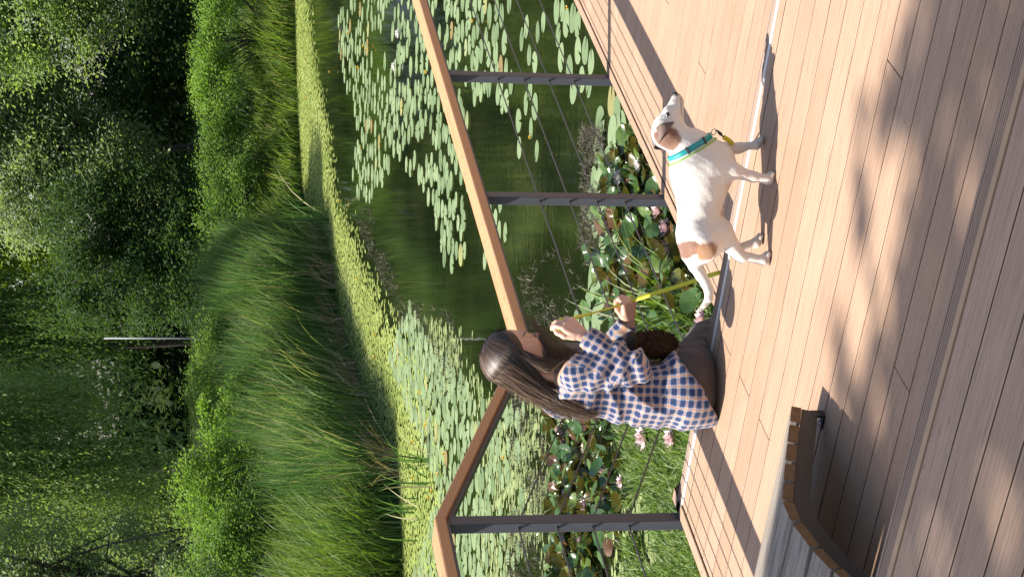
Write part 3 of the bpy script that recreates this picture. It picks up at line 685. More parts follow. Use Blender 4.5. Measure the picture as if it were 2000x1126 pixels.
for c in cands:
    if id(c) in pid: continue
    p, r = c[0], c[1]; V, F = PADV[random.randrange(4)]; a = random.uniform(0, 6.28); ca, sa = math.cos(a), math.sin(a)
    W_ = np.stack([V[:, 0]*ca-V[:, 1]*sa, V[:, 0]*sa+V[:, 1]*ca, V[:, 2]], 1)*r+np.array([p[0], p[1], WZ+.004+random.uniform(0, .006)])
    SV.append(W_); SF += [[i+n_ for i in f] for f in F]; ST += [random.random()]*len(F); n_ += len(V)
tag(mesh_np('far_lily_pads', np.concatenate(SV), SF, M['pad_t'], smooth=True, tint=ST), 'the many smaller floating lily pads farther out on the pond', 'lily pads', kind='stuff')
# ---------------------------------------------------------------- floating mats
def floating(name, label, cat, polys, cell, thr, stops, seed, z=.003, edge=.0, mat=None, stretch=1.):
    r = np.random.default_rng(seed); Vs = []; Ts = []
    for poly in polys:
        C = np.array([atz(a, b, WZ) for a, b in poly]); lo, hi = C.min(0), C.max(0)
        gx_ = np.arange(lo[0], hi[0], cell*stretch); gy_ = np.arange(lo[1], hi[1], cell); X_, Y_ = np.meshgrid(gx_, gy_); x = X_.ravel()+r.normal(size=X_.size)*cell*.35; y = Y_.ravel()+r.normal(size=X_.size)*cell*.35
        P = np.stack([x, y, np.full(len(x), WZ)], 1); a, b = proj(P+np.stack([r.normal(size=len(x))*.12, r.normal(size=len(x))*.45, np.zeros(len(x))], 1)); k = inpoly(a, b, poly) & (vnoise(x, y*.7, seed)+r.normal(size=len(x))*.22 > thr)
        x, y = x[k], y[k]; n = len(x); an = r.random((n, 1))*6.28+np.linspace(0, 2*math.pi, 7)[:-1][None]; rr = cell*(.35+.5*r.random((n, 6)))
        V = np.stack([x[:, None]+rr*np.cos(an)*stretch, y[:, None]+rr*np.sin(an), np.broadcast_to(WZ+z+r.random((n, 1))*.004, (n, 6))], -1); Vs.append(V.reshape(-1, 3)); Ts.append(np.clip(.5+.4*vnoise(x*1.3, y, seed+3)+r.normal(size=n)*.2, 0, 1))
    V = np.concatenate(Vs); F = np.arange(len(V)).reshape(-1, 6)
    return tag(mesh_np(name, V, F, mat or leaf_mat(name, stops, .08, .6, .3), tint=np.concatenate(Ts)), label, cat, kind='stuff')
floating('duckweed', 'yellow-green duckweed carpet floating along the far bank', 'duckweed', [[(571, -40), (600, -40), (612, 120), (640, 260), (655, 400), (690, 460), (715, 540), (760, 620), (800, 690), (830, 760), (860, 860), (870, 1150), (770, 1150), (765, 900), (690, 730), (640, 520), (630, 440), (588, 420), (580, 200)]], .052, -.75, [(0, (.17, .215, .045)), (.5, (.25, .31, .070)), (1, (.32, .37, .115))], 71)
floating('floating_algae', 'olive patchy algae film between the lily pads at the left', 'algae', [[(930, 780), (1085, 780), (1090, 1150), (940, 1150)], [(860, 620), (960, 760), (940, 830), (880, 800), (800, 690)], [(1110, 800), (1380, 830), (1380, 1150), (1110, 1150)]], .045, -.12, [(0, (.10, .125, .045)), (.5, (.19, .235, .085)), (1, (.28, .33, .14))], 72, z=.002, stretch=1.6)
# feathery brown waterweed standing just proud of the surface
M['weed'] = leaf_mat('waterweed', [(0, (.030, .027, .016)), (.7, (.070, .066, .04)), (1, (.18, .165, .12))], .1, .7, .2)
wp = [([(1135, 250), (1185, 250), (1180, 330), (1175, 480), (1150, 520), (1130, 480), (1140, 380)], 6000), ([(1020, 520), (1100, 480), (1150, 560), (1090, 640), (1015, 640)], 1500), ([(800, 590), (880, 610), (920, 780), (870, 780)], 2500), ([(1000, 770), (1075, 770), (1080, 1150), (990, 1150)], 5000), ([(690, 420), (720, 400), (800, 620), (780, 640)], 2200)]
P = np.concatenate([sample(a, b, WZ, 300+k) for k, (a, b) in enumerate(wp)]); k = vnoise(P[:, 0]*3, P[:, 1]*1.2, 4)+np.random.default_rng(3).normal(size=len(P))*.25 > .02; P = P[k]
tag(blade_mesh('waterweed', P, .012+.035*np.random.default_rng(4).random(len(P)), .0065, M['weed'], 73, lean=1.6, bend=1.0, seg=3), 'brown feathery waterweed breaking the pond surface', 'waterweed', kind='stuff')
# fresh green water grass close to the deck corner
P = np.concatenate([sample([(1225, 815), (1400, 800), (1420, 1150), (1240, 1150)], 9000, WZ, 311), sample([(1300, 520), (1400, 560), (1420, 700), (1320, 640)], 1500, WZ, 312)]); k = vnoise(P[:, 0]*1.7, P[:, 1]*1.7, 9) > -.35; P = P[k]
M['fresh'] = leaf_mat('water_grass', [(0, (.06, .11, .02)), (.55, (.12, .20, .035)), (.85, (.19, .27, .06)), (1, (.33, .34, .20))], .4)
tag(blade_mesh('water_grass', P, .05+.11*np.random.default_rng(5).random(len(P)), .012, M['fresh'], 74, lean=.75, bend=1.0, seg=3), 'fresh green water grass crowding the deck corner post', 'water grass', kind='stuff')
# ---------------------------------------------------------------- upright lily leaves with pink flowers
M['lilyleaf'] = leaf_mat('lily_leaf', [(0, (.035, .080, .020)), (.55, (.070, .140, .030)), (.80, (.12, .18, .035)), (.88, (.14, .075, .025)), (1, (.10, .045, .02))], .25, .20, .7, rand=True, back=(.10, .085, .03))
M['stem'] = plain('lily_stem', (.09, .10, .03), .5)
LV = [pad_shape(14, c_, w_, 20+s, .12) for s, (c_, w_) in enumerate(((.28, .05), (.5, .09), (-.22, .07), (.1, .12)))]
LM = []
for V, F in LV:
    me = bpy.data.meshes.new('leaf'); me.from_pydata([tuple(v) for v in V], [], F); me.materials.append(M['lilyleaf'])
    for p_ in me.polygons: p_.use_smooth = True
    LM.append(me)
def lily_clump(x, y, n, spread_, label, group, seed, rmin=.044, rmax=.078):
    n = int(n*2.0)
    r = np.random.default_rng(seed); c = atz(x, y, WZ); e = empty('water_lily', (c[0], c[1], WZ)); tag(e, label, 'water lily', group); st = MB()
    for k in range(n):
        q = r.normal(size=2)*spread_; h = abs(r.normal())*.075+.012; o = bpy.data.objects.new('leaf', LM[r.integers(4)]); COL.objects.link(o); o.parent = e
        o.location = (q[0], q[1], h); s_ = r.uniform(rmin, rmax); o.scale = (s_, s_*r.uniform(.8, 1.), s_)
        tl = abs(r.normal())*.55+.12; az = r.uniform(0, 6.28); o.rotation_euler = (math.sin(az)*tl, math.cos(az)*tl-.15, r.uniform(0, 6.28))
        st.tube([(q[0]*.0, q[1]*.0, -.09), (q[0]*.8, q[1]*.8, h*.5-.03), (q[0], q[1], h)], .004, 5)
    st.ell((0, 0, -.09), (.03, .03, .02), 5); st.build('stems', M['stem'], e)
s_ = 400
for k, (x, y, n, sp_) in enumerate([(1225, 335, 15, .16), (1260, 350, 14, .14), (1235, 400, 18, .17), (1275, 405, 18, .17), (1315, 430, 16, .16), (1240, 455, 18, .18), (1290, 470, 18, .18), (1335, 490, 16, .16), (1225, 510, 16, .17), (1280, 530, 18, .18), (1330, 550, 15, .16), (1230, 570, 14, .16), (1370, 520, 13, .14)]):
    lily_clump(x, y, n, sp_, 'dense water lily with upright green and bronze leaves beside the lower deck edge', 'water lilies beside the lower deck', s_+k)
for k, (x, y, n, sp_) in enumerate([(1110, 830, 16, .17), (1150, 840, 18, .18), (1200, 835, 16, .16), (1125, 890, 18, .18), (1170, 900, 20, .18), (1215, 905, 14, .15), (1120, 960, 18, .18), (1165, 965, 20, .18), (1205, 985, 13, .14), (1110, 1030, 16, .17), (1155, 1040, 18, .18), (1110, 1100, 16, .17), (1160, 1105, 17, .18)]):
    lily_clump(x, y, n, sp_, 'dense water lily with glossy upright leaves left of the sitting person', 'water lilies left of the person', s_+30+k)
M['pink'] = plain('pink_petal', (.74, .56, .56), .5, Subsurface_Weight=.0); M['whitepetal'] = plain('white_petal', (.82, .78, .74), .5); M['yellow'] = plain('yellow_petal', (.75, .50, .03), .4)
def flower(c, s, label, group, mat, name='water_lily_flower', rings=((9, .25, 1.), (8, .7, .9), (6, 1.1, .7)), yc=True):
    s *= .86; e = empty(name, c); tag(e, label, 'flower', group); mb = MB()
    for n, el, L in rings:
        o = random.uniform(0, 6)
        for k in range(n):
            a = o+2*math.pi*k/n; ce, se = math.cos(el), math.sin(el); dr = np.array([math.cos(a)*ce, math.sin(a)*ce, se]); sd = np.array([-math.sin(a), math.cos(a), 0]); nn = np.cross(dr, sd)
            V = []
            for t, w_ in ((0, .10), (.35, .22), (.7, .19), (1., .01)):
                for sg in (-1, 0, 1): V.append((dr*t*L+sd*sg*w_+nn*(-.10*t*(1-t)*4*.5+(.05 if sg else 0)))*s)
            mb.add(V, [[3*i+j, 3*i+j+1, 3*i+j+4, 3*i+j+3] for i in range(3) for j in range(2)])
    mb.build('petals', mat, e, True)
    if yc: MB().ell((0, 0, .18*s), (.17*s, .17*s, .2*s), 6).build('stamens', M['yellow'], e, True)
for x, y, s in [(1290, 412, .085), (1306, 446, .095), (1306, 486, .085), (1375, 622, .08), (1325, 455, .05)]:
    p = atz(x, y, WZ+.09); flower(p, s, 'open pink water lily flower among the upright leaves beside the lower deck', 'pink flowers beside the lower deck', M['pink'])
for x, y, s in [(1212, 343, .075), (1250, 322, .06)]:
    p = atz(x, y, WZ+.08); flower(p, s, 'small half-open lily flower on the pad raft near the right posts', 'flowers on the pad raft', M['whitepetal'])
for x, y, s in [(1261, 853, .105), (1315, 855, .09), (1184, 926, .085), (1145, 874, .06), (1145, 985, .075), (1122, 978, .06), (1100, 1078, .07), (1137, 1050, .07), (1190, 925, .06), (1215, 940, .06), (1105, 962, .05), (1165, 1000, .06)]:
    p = atz(x, y, WZ+.07); flower(p, s, 'pale pink water lily flower in the lily bed left of the person', 'pink flowers left of the person', M['pink'])
for x, y, s in [(779, 66, .075), (771, 130, .075)]:
    p = atz(x, y, WZ+.03); flower(p, s, 'white water lily flower in the far pad field', 'white flowers far out', M['whitepetal'])
yl = [(925, 41), (1037, 268), (985, 893), (893, 285), (711, 90), (716, 98), (701, 132), (680, 65), (645, 141), (706, 287), (834, 141), (600, 120), (597, 190), (664, 392), (732, 653), (732, 697), (822, 765), (833, 828), (809, 860), (808, 932), (845, 957), (838, 970), (868, 885), (857, 925), (950, 870), (1110, 15), (690, 500), (700, 545)]
for k, (x, y) in enumerate(yl):
    p = atz(x, y, WZ+.05); f = min(1.35, max(1, np.linalg.norm(p-EYE)/15))
    flower(p, .030*f, 'small yellow pond lily flower standing above the pads', 'yellow pond lily flowers', M['yellow'], 'pond_lily_flower', ((5, .7, 1.), (5, 1.1, .9)), True)
# iris blades by the person's knees
for k, (x, y, n, h, lab) in enumerate([(1330, 575, 22, .62, 'clump of long bright iris blades behind the dog tail'), (1350, 640, 22, .5, 'low clump of iris blades beside the knees of the person'), (1290, 620, 9, .5, 'thin clump of iris blades under the lower hand of the person')]):
    c = atz(x, y, WZ); e = empty('iris_clump', c); tag(e, lab, 'iris'); r = np.random.default_rng(500+k); P = np.stack([r.normal(size=n)*.09, r.normal(size=n)*.09, np.full(n, -.03)], 1)
    blade_mesh('leaves', P, h*(.6+.6*r.random(n)), .017, M['fresh'], 510+k, parent=e, lean=.5, bend=.9, seg=6)
# a few separate reed clumps standing forward in the mat
for k, (x, y, n, h, lab) in enumerate([(838, 905, 16, .8, 'reed clump standing out in the mat beyond the left handrail corner'), (815, 1010, 12, .7, 'reed clump at the left end of the duckweed'), (640, 425, 22, 1.1, 'reed clump at the tip of the reed promontory'), (735, 760, 7, .55, 'dark seed-headed sedge stems in the duckweed'), (583, 215, 16, .8, 'arching pale grass clump on the right bank'), (590, 395, 14, .7, 'pale grass clump left on the right bank by the reeds')]):
    c = atz(x, y, WZ); e = empty('reed_clump', c); tag(e, lab, 'reeds', 'separate reed clumps'); r = np.random.default_rng(530+k); P = np.stack([r.normal(size=n)*.13, r.normal(size=n)*.13, np.full(n, -.05)], 1)
    blade_mesh('leaves', P, h*(.6+.6*r.random(n)), .022, M['leaf_reed'] if k < 4 else M['leaf_grass'], 540+k, parent=e, lean=.22, bend=.6, seg=5)
# ================================================================ SHADE TREE beside the near tier (out of frame, casts the dapples)
def shade_prob(x, y):
    xb = np.interp(y, [-400, 0, 60, 130, 170, 215, 290, 400, 480, 540, 620, 680, 720, 760, 1126, 1500], [1800, 1835, 1822, 1765, 1745, 1722, 1790, 1812, 1772, 1757, 1768, 1748, 1700, 1672, 1690, 1700])
    s = 1/(1+np.exp(-(x-xb)/16))
    for (a, b, da, db, w_) in [(1842, 242, 28, 42, 1.2), (1895, 328, 24, 46, 1.15), (1886, 405, 22, 40, 1.), (1935, 215, 30, 60, 1.15), (1905, 95, 22, 40, .9), (1800, 205, 15, 24, .8), (1760, 330, 16, 30, .6), (1716, 800, 22, 60, 1.2), (1735, 900, 14, 40, .7), (1930, 960, 30, 56, 1.1), (1978, 1010, 34, 80, 1.3), (1825, 1065, 32, 70, 1.3), (1735, 1110, 34, 70, 1.2), (1910, 880, 16, 30, .7), (1985, 790, 18, 40, .5), (1955, 30, 16, 40, .6)]:
        s = s-w_*np.exp(-((x-a)/da)**2-((y-b)/db)**2)
    for (a, b, da, db, w_) in [(1676, 335, 9, 42, .55), (1684, 425, 10, 34, .6), (1725, 250, 14, 26, .6), (1770, 70, 12, 22, .7), (1806, 120, 12, 30, .6), (1640, 700, 10, 40, .35)]:
        s = s+w_*np.exp(-((x-a)/da)**2-((y-b)/db)**2)
    return np.clip(s, 0, 1)
r = np.random.default_rng(77); n = 29000
X_ = r.uniform(-2.2, 2.0, n); Y_ = r.uniform(1.5, 6.2, n); tz = np.where(Y_ < 4.05, L2, 0.)
T0 = np.stack([X_, Y_, tz], 1); a, b = proj(T0); pr = shade_prob(a, b); k = r.random(n) < pr; T0 = T0[k]
hgt_ = 13.5+1.2*r.normal(size=len(T0)).clip(-1.6, 1.6); Pl = T0-SUN*(hgt_/-SUN[2])[:, None]
cen = Pl.mean(0); tb = (cen[0]-1.6, cen[1]-1.0); tz0 = float(ground_z(np.array(tb[0]), np.array(tb[1])))
e = empty('shade_tree', (tb[0], tb[1], tz0)); tag(e, 'spreading leafy tree left of the deck that dapples the boards with shade', 'tree'); off = np.array([tb[0], tb[1], tz0])
mb = MB(); limbs(mb, (tb[0], tb[1], tz0-.3), cen+np.array([-.3, 0, 1.0]), .22, [Pl[i] for i in r.integers(0, len(Pl), 26)]); mesh_np('trunk', np.concatenate(mb.v)-off, mb.f, M['bark'], e, True, tint=mb.t)
V, F = leaf_quads(Pl, .13*(.7+.6*r.random(len(Pl))), up=.6, elong=.62); mesh_np('crown', V-off, F, M['leaf_mid'], e, tint=r.random(len(Pl)))
# ================================================================ SCULPTED BODIES (distance fields meshed to one continuous surface)
def s_cone(P, a, b, r1, r2):
    a = np.asarray(a, np.float32); b = np.asarray(b, np.float32); ba = b-a; l2 = float(ba@ba)+1e-12
    h = np.clip(((P-a)@ba)/l2, 0, 1); d = np.linalg.norm(P-a-h[..., None]*ba, axis=-1)
    return d-(r1+(r2-r1)*h)
def s_ell(P, c, r, Rm=None):
    q = P-np.asarray(c, np.float32)
    if Rm is not None: q = q@np.asarray(Rm, np.float32)        # columns of Rm are the local axes
    r = np.asarray(r, np.float32); k0 = np.linalg.norm(q/r, axis=-1); k1 = np.linalg.norm(q/(r*r), axis=-1)+1e-9
    return k0*(k0-1)/k1
def smin(a, b, k):
    h = np.clip(.5+.5*(b-a)/k, 0, 1); return b*(1-h)+a*h-k*h*(1-h)
def smax(a, b, k): return -smin(-a, -b, k)
def surf(fn, lo, hi, cell):
    """surface nets: returns V, quads"""
    lo = np.array(lo, float); hi = np.array(hi, float); n = np.ceil((hi-lo)/cell).astype(int)+1
    ax = [lo[k]+np.arange(n[k])*cell for k in range(3)]
    G_ = np.stack(np.meshgrid(*ax, indexing='ij'), -1).astype(np.float32); f = np.concatenate([fn(G_[i:i+24]) for i in range(0, n[0], 24)], 0)
    nx, ny, nz = n; sg = f < 0
    corners = [(i, j, k) for i in (0, 1) for j in (0, 1) for k in (0, 1)]
    sl_ = lambda A, c: A[c[0]:nx-1+c[0], c[1]:ny-1+c[1], c[2]:nz-1+c[2]]
    cnt = sum(sl_(sg, c).astype(int) for c in corners); act = (cnt > 0) & (cnt < 8)
    acc = np.zeros(act.sum()*3).reshape(-1, 3); num = np.zeros(act.sum())
    cv = {c: (sl_(f, c)[act], ) for c in corners}
    for c in corners:
        for k in range(3):
            if c[k] == 0:
                d = list(c); d[k] = 1; d = tuple(d); fa = cv[c][0]; fb = cv[d][0]; x = (fa < 0) != (fb < 0); t = np.where(x, fa/(fa-fb+1e-12), 0)
                p = np.array(c, float)[None]+np.eye(3)[k][None]*t[:, None]; acc += p*x[:, None]; num += x
    ii = np.stack(np.nonzero(act), 1); V = lo+(ii+acc/num[:, None])*cell
    idm = -np.ones(act.shape, int); idm[act] = np.arange(len(V)); Q = []
    for k in range(3):
        a, b = (k+1) % 3, (k+2) % 3; s0 = [slice(1, None)]*3; 
        e0 = [slice(None)]*3; e1 = [slice(None)]*3
        e0[k] = slice(0, n[k]-1); e1[k] = slice(1, n[k]); A = sg[tuple(e0)]; B_ = sg[tuple(e1)]; x = A != B_
        rng = [slice(None)]*3; rng[a] = slice(1, n[a]-1); rng[b] = slice(1, n[b]-1); xs = x[tuple(rng)]; aa = A[tuple(rng)][xs]
        pos = np.stack(np.nonzero(xs), 1); pos[:, a] += 1; pos[:, b] += 1
        def cell_id(da, db):
            q = pos.copy(); q[:, a] += da; q[:, b] += db; return idm[q[:, 0], q[:, 1], q[:, 2]]
        q = np.stack([cell_id(-1, -1), cell_id(0, -1), cell_id(0, 0), cell_id(-1, 0)], 1); q[~aa] = q[~aa][:, ::-1]; Q.append(q)
    Q = np.concatenate(Q); Q = Q[(Q >= 0).all(1)]
    return V, Q
def relax(V, fn, eps=.0015, it=2):
    V = V.astype(np.float32)
    for _ in range(it):
        d = fn(V[None])[0]; g = np.stack([(fn((V+np.eye(3, dtype=np.float32)[k]*eps)[None])[0]-d)/eps for k in range(3)], 1)
        V = V-np.clip(d, -.006, .006)[:, None]*g/(np.sum(g*g, 1, keepdims=True)+1e-3)
    return V
def smoothstep(x, a, b): t = np.clip((x-a)/(b-a), 0, 1); return t*t*(3-2*t)
def n3(P, s, ph=0.):
    x, y, z = P[..., 0]*s, P[..., 1]*s, P[..., 2]*s
    return (np.sin(x*1.1+1.7*np.sin(y*.9+ph))*np.cos(z*1.2+ph)+np.sin(y*1.7+z*.8+1.3*np.sin(x*1.3+ph*2))*.6+.35*np.sin(x*3.1+y*2.7-z*3.3+ph))/1.95
# ---------------------------------------------------------------- DOG (local frame: x forward = towards picture-right of the upright scene, y away)
DOG = np.array([.30, 6.27, 0.])
def dx(y): return .35-.001692*(y-183)
def dz(v): return .411-.001783*(v-1270)
YN, YF = -.050, .050
def dog_f(P):
    A = lambda *a: s_cone(P, *a)
    body = s_ell(P, (.098, 0, .232), (.118, .076, .098))
    body = smin(body, A((.06, 0, .238), (-.09, 0, .243), .082, .069), .05)
    body = smin(body, s_ell(P, (-.142, 0, .236), (.072, .066, .074)), .045)
    body = smin(body, A((.115, 0, .258), (.180, 0, .272), .074, .051), .04)     # neck base
    body = smin(body, A((.172, 0, .278), (.212, 0, .345), .050, .043), .03)   # neck
    body = smin(body, s_ell(P, (.128, 0, .165), (.05, .045, .04)), .05)        # brisket
    # head, looking up along the rail, tipped a little away
    hd = s_ell(P, (.218, .004, .362), (.048, .041, .042)); hd = smin(hd, s_ell(P, (.243, .004, .352), (.042, .042, .044)), .02)
    mz = A((.262, .006, .338), (.333, .010, .318), .0325, .0185); mz = smin(mz, A((.258, .006, .320), (.322, .010, .303), .024, .011), .012)
    hd = smin(hd, mz, .018); hd = smin(hd, s_ell(P, (.285, .006, .352), (.02, .026, .012)), .015)
    mouth = A((.275, -.032, .309), (.330, -.012, .306), .0022, .0022); hd = smax(hd, -mouth, .004)
    body = smin(body, hd, .022)
    body = smin(body, A((.207, -.002, .315), (.236, 0, .330), .036, .034), .02)
    # front legs: near one upright and a little behind, far one reaching forward
    def leg(d, pts, k=.02):
        q = None
        for (a, b, r1, r2) in pts:
            c = A(a, b, r1, r2); q = c if q is None else smin(q, c, .012)
        return smin(d, q, k)
    y = YN; body = leg(body, [((.108, y, .215), (.095, y-.012, .150), .046, .030), ((.095, y-.012, .150), (.076, y-.010, .075), .0265, .0165), ((.076, y-.010, .075), (.069, y-.010, .022), .0160, .0145), ((.069, y-.010, .020), (.080, y-.010, .012), .0165, .0135)], .025)
    y = YF; body = leg(body, [((.130, y, .215), (.168, y+.006, .160), .046, .030), ((.168, y+.006, .160), (.181, y+.006, .080), .0265, .0165), ((.181, y+.006, .080), (.190, y+.006, .025), .0160, .0145), ((.190, y+.006, .024), (.205, y+.006, .013), .0165, .0135)], .025)
    # hind legs: thigh, stifle forward, hock back, upright shank
    y = YN+.030; body = leg(body, [((-.140, y-.020, .236), (-.112, y-.006, .178), .066, .048), ((-.108, y-.006, .178), (-.182, y-.004, .112), .042, .0205), ((-.182, y-.004, .112), (-.196, y-.004, .098), .0195, .0165), ((-.188, y-.004, .100), (-.199, y-.004, .026), .0160, .0140), ((-.199, y-.004, .020), (-.184, y-.004, .012), .0160, .0130)], .022)
    y = YF; body = leg(body, [((-.130, y-.004, .232), (-.085, y+.004, .172), .062, .044), ((-.085, y+.004, .172), (-.160, y+.004, .106), .038, .0195), ((-.160, y+.004, .108), (-.166, y+.004, .094), .0185, .0160), ((-.164, y+.004, .096), (-.140, y+.004, .028), .0155, .0140), ((-.140, y+.004, .022), (-.122, y+.004, .013), .0160, .0130)], .022)
    # toes
    for fx, fy, fz in ((.080, YN-.010, .0115), (.205, YF+.006, .0125), (-.184, YN+.026, .0115), (-.122, YF+.004, .0125)):
        for k_, o in enumerate((-.0135, -.0045, .0045, .0135)): body = smin(body, A((fx-.002, fy+o, fz+.001), (fx+.010-abs(o)*.35, fy+o*1.15, fz-.003), .0068, .0062), .0035)
    # tail: sweeps down behind and curls up at the tip
    tl = [(-.190, 0, .278, .0195), (-.222, -.004, .258, .0180), (-.252, -.010, .237, .0168), (-.280, -.016, .220, .0158), (-.306, -.02, .210, .0150), (-.330, -.022, .212, .0135), (-.350, -.022, .226, .0100), (-.368, -.022, .248, .0035)]
    q = None
    for (a, b) in zip(tl[:-1], tl[1:]):
        c = A(a[:3], b[:3], a[3], b[3]); q = c if q is None else smin(q, c, .010)
    body = smin(body, q, .022)
    body = smin(body, A((-.035, 0, .170), (-.066, 0, .172), .012, .0145), .012)   # belly sheath
    body = body + .0022*n3(P, 62.)*.6 + .0026*n3(P, 26., 2.)
    return body
V, Q = surf(dog_f, (-.40, -.125, -.012), (.375, .125, .43), .0048); V = relax(V, dog_f, it=1); V[:, 2] = np.maximum(V[:, 2], .0008)
def dog_col(V):
    c = np.tile(np.array([.70, .655, .59]), (len(V), 1)); x, y, z = V.T; w_ = n3(V, 55.)*.008+n3(V, 130., 3.)*.004
    def blend(m, col): c[:] = c*(1-m[:, None])+np.array(col)*m[:, None]
    brown = (.30, .125, .040)
    pk = .5+.5*np.clip(n3(V, 90., 5.)*1.4, -1, 1)
    # rump and thigh patch
    e = np.sqrt(((x+.168)/.028)**2+((z-.296)/.030)**2+0*y)+w_*22; m = (1-smoothstep(e, .85, 1.15))*(y < .045); blend(m, (.165, .050, .012))
    e = np.sqrt(((x+.172)/.032)**2+((z-.238)/.034)**2)+w_*22; m = (1-smoothstep(e, .8, 1.2))*(y < 0); blend(m, (.30, .125, .035))
    # ear side of the head and cheek
    e = np.sqrt(((x-.198)/.040)**2+((z-.362)/.044)**2)+w_*18; m = (1-smoothstep(e, .85, 1.12))*(np.abs(y-.004) > .013); blend(m, (.155, .044, .010))
    # dark nose pad, lips, faint ticking on the muzzle
    e = np.sqrt(((x-.349)/.014)**2+((y-.010)/.016)**2+((z-.321)/.014)**2); blend(1-smoothstep(e, .9, 1.2), (.018, .014, .013))
    mz = smoothstep(x, .285, .33); tick = smoothstep(n3(V, 210., 1.), .55, .75); blend(tick*mz*.55, (.10, .07, .055))
    blend((1-smoothstep(np.abs(z-(.3075)), .001, .0045))*smoothstep(x, .27, .29)*.7*(x < .338), (.06, .04, .035))
    blend(smoothstep(x, .30, .345)*.35, (.30, .24, .22))
    # ticking on the back
    for (sx, sz, r) in ((-.025, .302, .0055), (-.040, .318, .005), (-.048, .300, .004), (.06, .285, .003), (.02, .30, .003), (-.07, .29, .003)):
        e = np.sqrt((x-sx)**2+(z-sz)**2)/r; blend((1-smoothstep(e, .7, 1.3))*.7*(y < 0), (.12, .10, .09))
    # feet: dusty toes and dark claws roots; pink belly skin
    blend((1-smoothstep(z, .002, .034))*.55, (.26, .19, .15)); blend(smoothstep(n3(V, 170., 2.), .2, .5)*(1-smoothstep(z, .0, .06))*.35, (.20, .14, .11)); blend((1-smoothstep(z, .05, .20))*.22, (.52, .40, .31))
    e = np.sqrt(((x+.056)/.03)**2+(y/.028)**2+((z-.166)/.02)**2); blend((1-smoothstep(e, .8, 1.2))*.75, (.50, .27, .19))
    belly = (1-smoothstep(z, .155, .185))*(np.abs(x+.01) < .10); blend(belly*.30, (.66, .50, .42))
    return c
def fur_mat():
    t = NT('short_fur'); c = t.attr('col', False); o = t.obj()
    n = t.noise(1., t.mapping(o, (90, 260, 260)), 4, .7); n2 = t.noise(34., o, 4)
    col = t.mix(t.math('MULTIPLY', n, .35), c, t.mix(1., c, (.72, .68, .62), 'MULTIPLY'))
    col = t.mix(t.math('MULTIPLY', n2, .18), col, (.85, .80, .72))
    h = t.math('ADD', n, t.math('MULTIPLY', n2, .8))
    return t.done(t.bsdf(col, .78, t.bump(h, .6, .004), .25, Sheen_Weight=.25, Sheen_Roughness=.5))
M['fur'] = fur_mat()
dog = empty('dog', DOG); tag(dog, 'white dog with brown ears and hip patch standing on the sunny boards', 'dog')
mesh_np('body', V, Q, M['fur'], dog, True, col=dog_col(V))
def ear(side):
    """folded triangular flap: rises from the skull and hangs forward-down"""
    s = side; n = 9; rows = []
    b0 = np.array([.180, .020*s+.004, .388]); b1 = np.array([.232, .024*s+.004, .398])
    tip = np.array([.252, .058*s+.004, .345]) if s < 0 else np.array([.168, .060*s+.004, .352])
    V = []; 
    for j in range(n):
        v = j/(n-1)
        for i in range(n):
            u = i/(n-1); base = b0*(1-u)+b1*u; w_ = (1-v**1.6)
            m_ = (b0+b1)/2
            p = m_+(base-m_)*(w_*.95+.05)+(tip-m_)*v
            bulge = math.sin(min(1, v*1.15)*math.pi)*.020
            p = p+np.array([0, s*bulge*.9, bulge*.55])+np.array([0, s*.006*math.sin(u*math.pi), 0])
            V.append(p)
    V = np.array(V); F = [[j*n+i, j*n+i+1, (j+1)*n+i+1, (j+1)*n+i] for j in range(n-1) for i in range(n-1)]
    V2 = V-np.array([0, s*.0028, .0012]); m = len(V)
    F2 = [[a+m for a in f[::-1]] for f in F]; rim = [[i, i+1, m+i+1, m+i][::-1] for i in range(n-1)]+[[(n-1)*n+i, (n-1)*n+i+1, m+(n-1)*n+i+1, m+(n-1)*n+i] for i in range(n-1)]+[[j*n, (j+1)*n, m+(j+1)*n, m+j*n] for j in range(n-1)]+[[j*n+n-1, (j+1)*n+n-1, m+(j+1)*n+n-1, m+j*n+n-1][::-1] for j in range(n-1)]
    A_ = np.concatenate([V, V2]); t_ = np.linspace(0, 1, n).repeat(n); t_ = np.concatenate([t_, t_])
    cc = np.array([.095, .028, .008])[None]*(1-.45*t_[:, None])
    o = mesh_np('ear', A_, F+F2+rim, M['fur'], dog, True, col=cc); return o
for s_ in (-1, 1): ear(s_)
M['eye'] = plain('dark_eye', (.012, .008, .006), .08, .7); M['nosewet'] = plain('dog_nose', (.02, .016, .015), .35, .5)
for s_ in (-1, 1): MB().ell((.279, .004+.0305*s_, .3585), (.0075, .0065, .0065), 8).build('eye', M['eye'], dog, True)
MB().ell((.350, .010, .3235), (.0085, .0125, .0095), 8).build('nose', M['nosewet'], dog, True)
